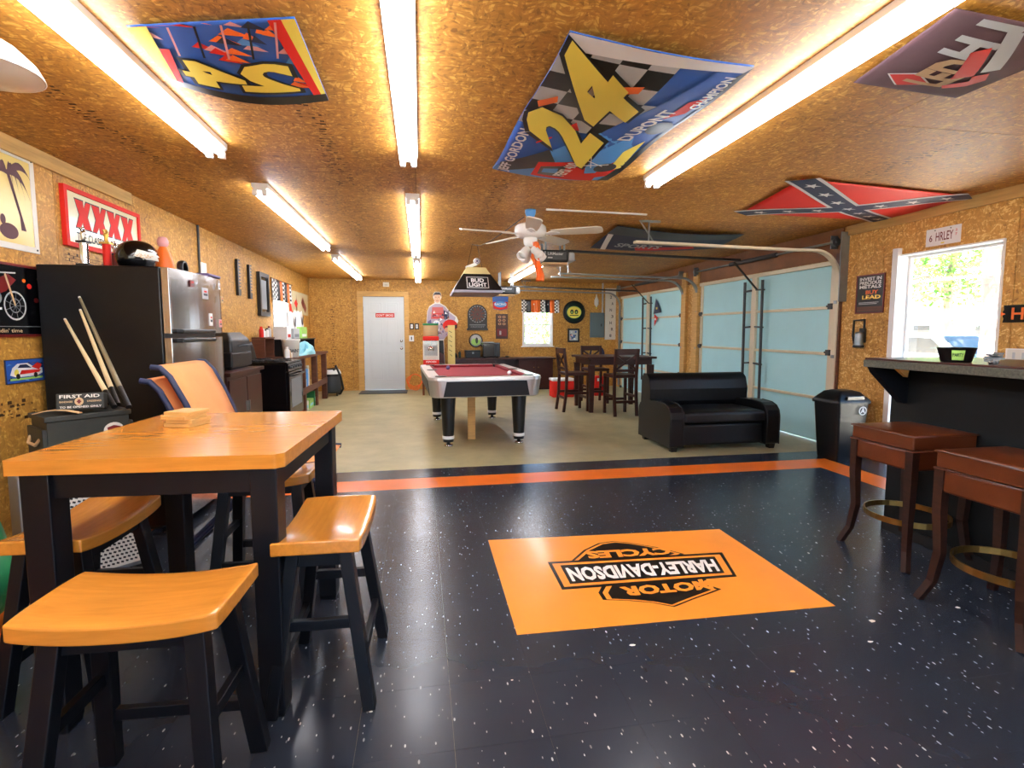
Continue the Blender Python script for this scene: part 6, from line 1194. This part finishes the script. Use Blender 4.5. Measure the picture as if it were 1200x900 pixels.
tree('thick-trunked tree standing right outside the doorway', 10.8, 8.15, 7.5, 2.4, 5000, 1, .27, zl=3.4); tree('leafy tree in the yard behind the parked car', 17, 14.2, 6.5, 2.6, 8000, 2, .18, zl=2.2); tree('broad pale green tree far across the yard', 20, 21.5, 7, 3.2, 9000, 3, .2, zl=2.2); tree('low tree beside the pale house', 25.5, 16.0, 6.0, 3.0, 6000, 5, .2, zl=2.4)
tree('bushy tree outside the back window', 6.3, 26, 3.2, 2.6, 4000, 4, .15, zl=.4); tree('small round tree outside the left window', -9, 14, 4, 2.4, 3000, 6, zl=1.0)
t = T('parked_car', 'pale silver car parked in the yard', 'car', (12.2, 10.6, -.16), RAD(100))
prof = [(-2.1, .35), (-2.15, .65), (-1.9, .82), (-1.0, .92), (-.55, 1.38), (.75, 1.42), (1.35, .98), (2.05, .92), (2.15, .7), (2.1, .35)]
M('car_paint', '#c9ccd2', .2, .3, coat=.6)
G().loft([[V((x, s * w_, z)) for x, z in prof] for s, w_ in ((-1, .82), (1, .82))], sm=False).build('body', 'car_paint', t, local=True, bevel=.06, seg=3)
for s in (-1, 1): G().prism([(-.85, .95), (-.48, 1.3), (.68, 1.34), (1.15, .98)], lambda x, z, h: V((x, s * (.822 + h), z)), 0, .006).build('side_window', 'smoked', t, local=True)
G().prism([(-.62, -.96), (-.62, .96), (.62, .96), (.62, -.96)], lambda a, b, h: V((-.78 + .0 * a, a * 1.0, 1.14)) + V((b * .20, 0, b * .20)) + V((-.012 - h, 0, .012)), 0, .006).build('windscreen', 'smoked', t, local=True)
for x in (-1.35, 1.35):
    for s in (-1, 1): wh = G().lathe([(0, 0), (.3, 0), (.32, .03), (.32, .17), (.3, .2), (0, .2)], (x, s * .84 - .1, .32), 24, axis=Matrix.Rotation(RAD(-90), 3, 'X')).build('wheel', 'rubber', t, local=True); G().lathe([(0, -.008), (.19, -.006), (.2, .208), (0, .21)], (x, s * .84 - .1, .32), 18, axis=Matrix.Rotation(RAD(-90), 3, 'X')).build('hub', 'chrome', wh, local=True)
for s in (-.55, .55): G().ell((-2.1, s, .68), .06, .16, .09, n=12, k=8).build('headlight', 'white_gloss', t, local=True)
t = T('neighbour_house', 'pale house with low pinkish roof across the yard', 'house', (33, 30, -.16), RAD(-40)); G().box(-5, 5, -3, 3, 0, 2.3).build('walls', 'off_white', t, local=True); M('roof_pink', '#c98f86', .8, var=.1)
G().loft([[V((x, -3.5, 2.3)), V((x, 3.5, 2.3)), V((x, 0, 3.9))] for x in (-5.4, 5.4)], sm=False).build('roof', 'roof_pink', t, local=True)
for x in (-3, 0, 3): wn_ = G().box(x - .5, x + .5, -3.04, -3.001, .9, 1.9).build('window', 'white', t, local=True); G().box(x - .42, x + .42, -3.06, -3.041, .98, 1.82).build('window_glass', 'smoked', wn_, local=True)
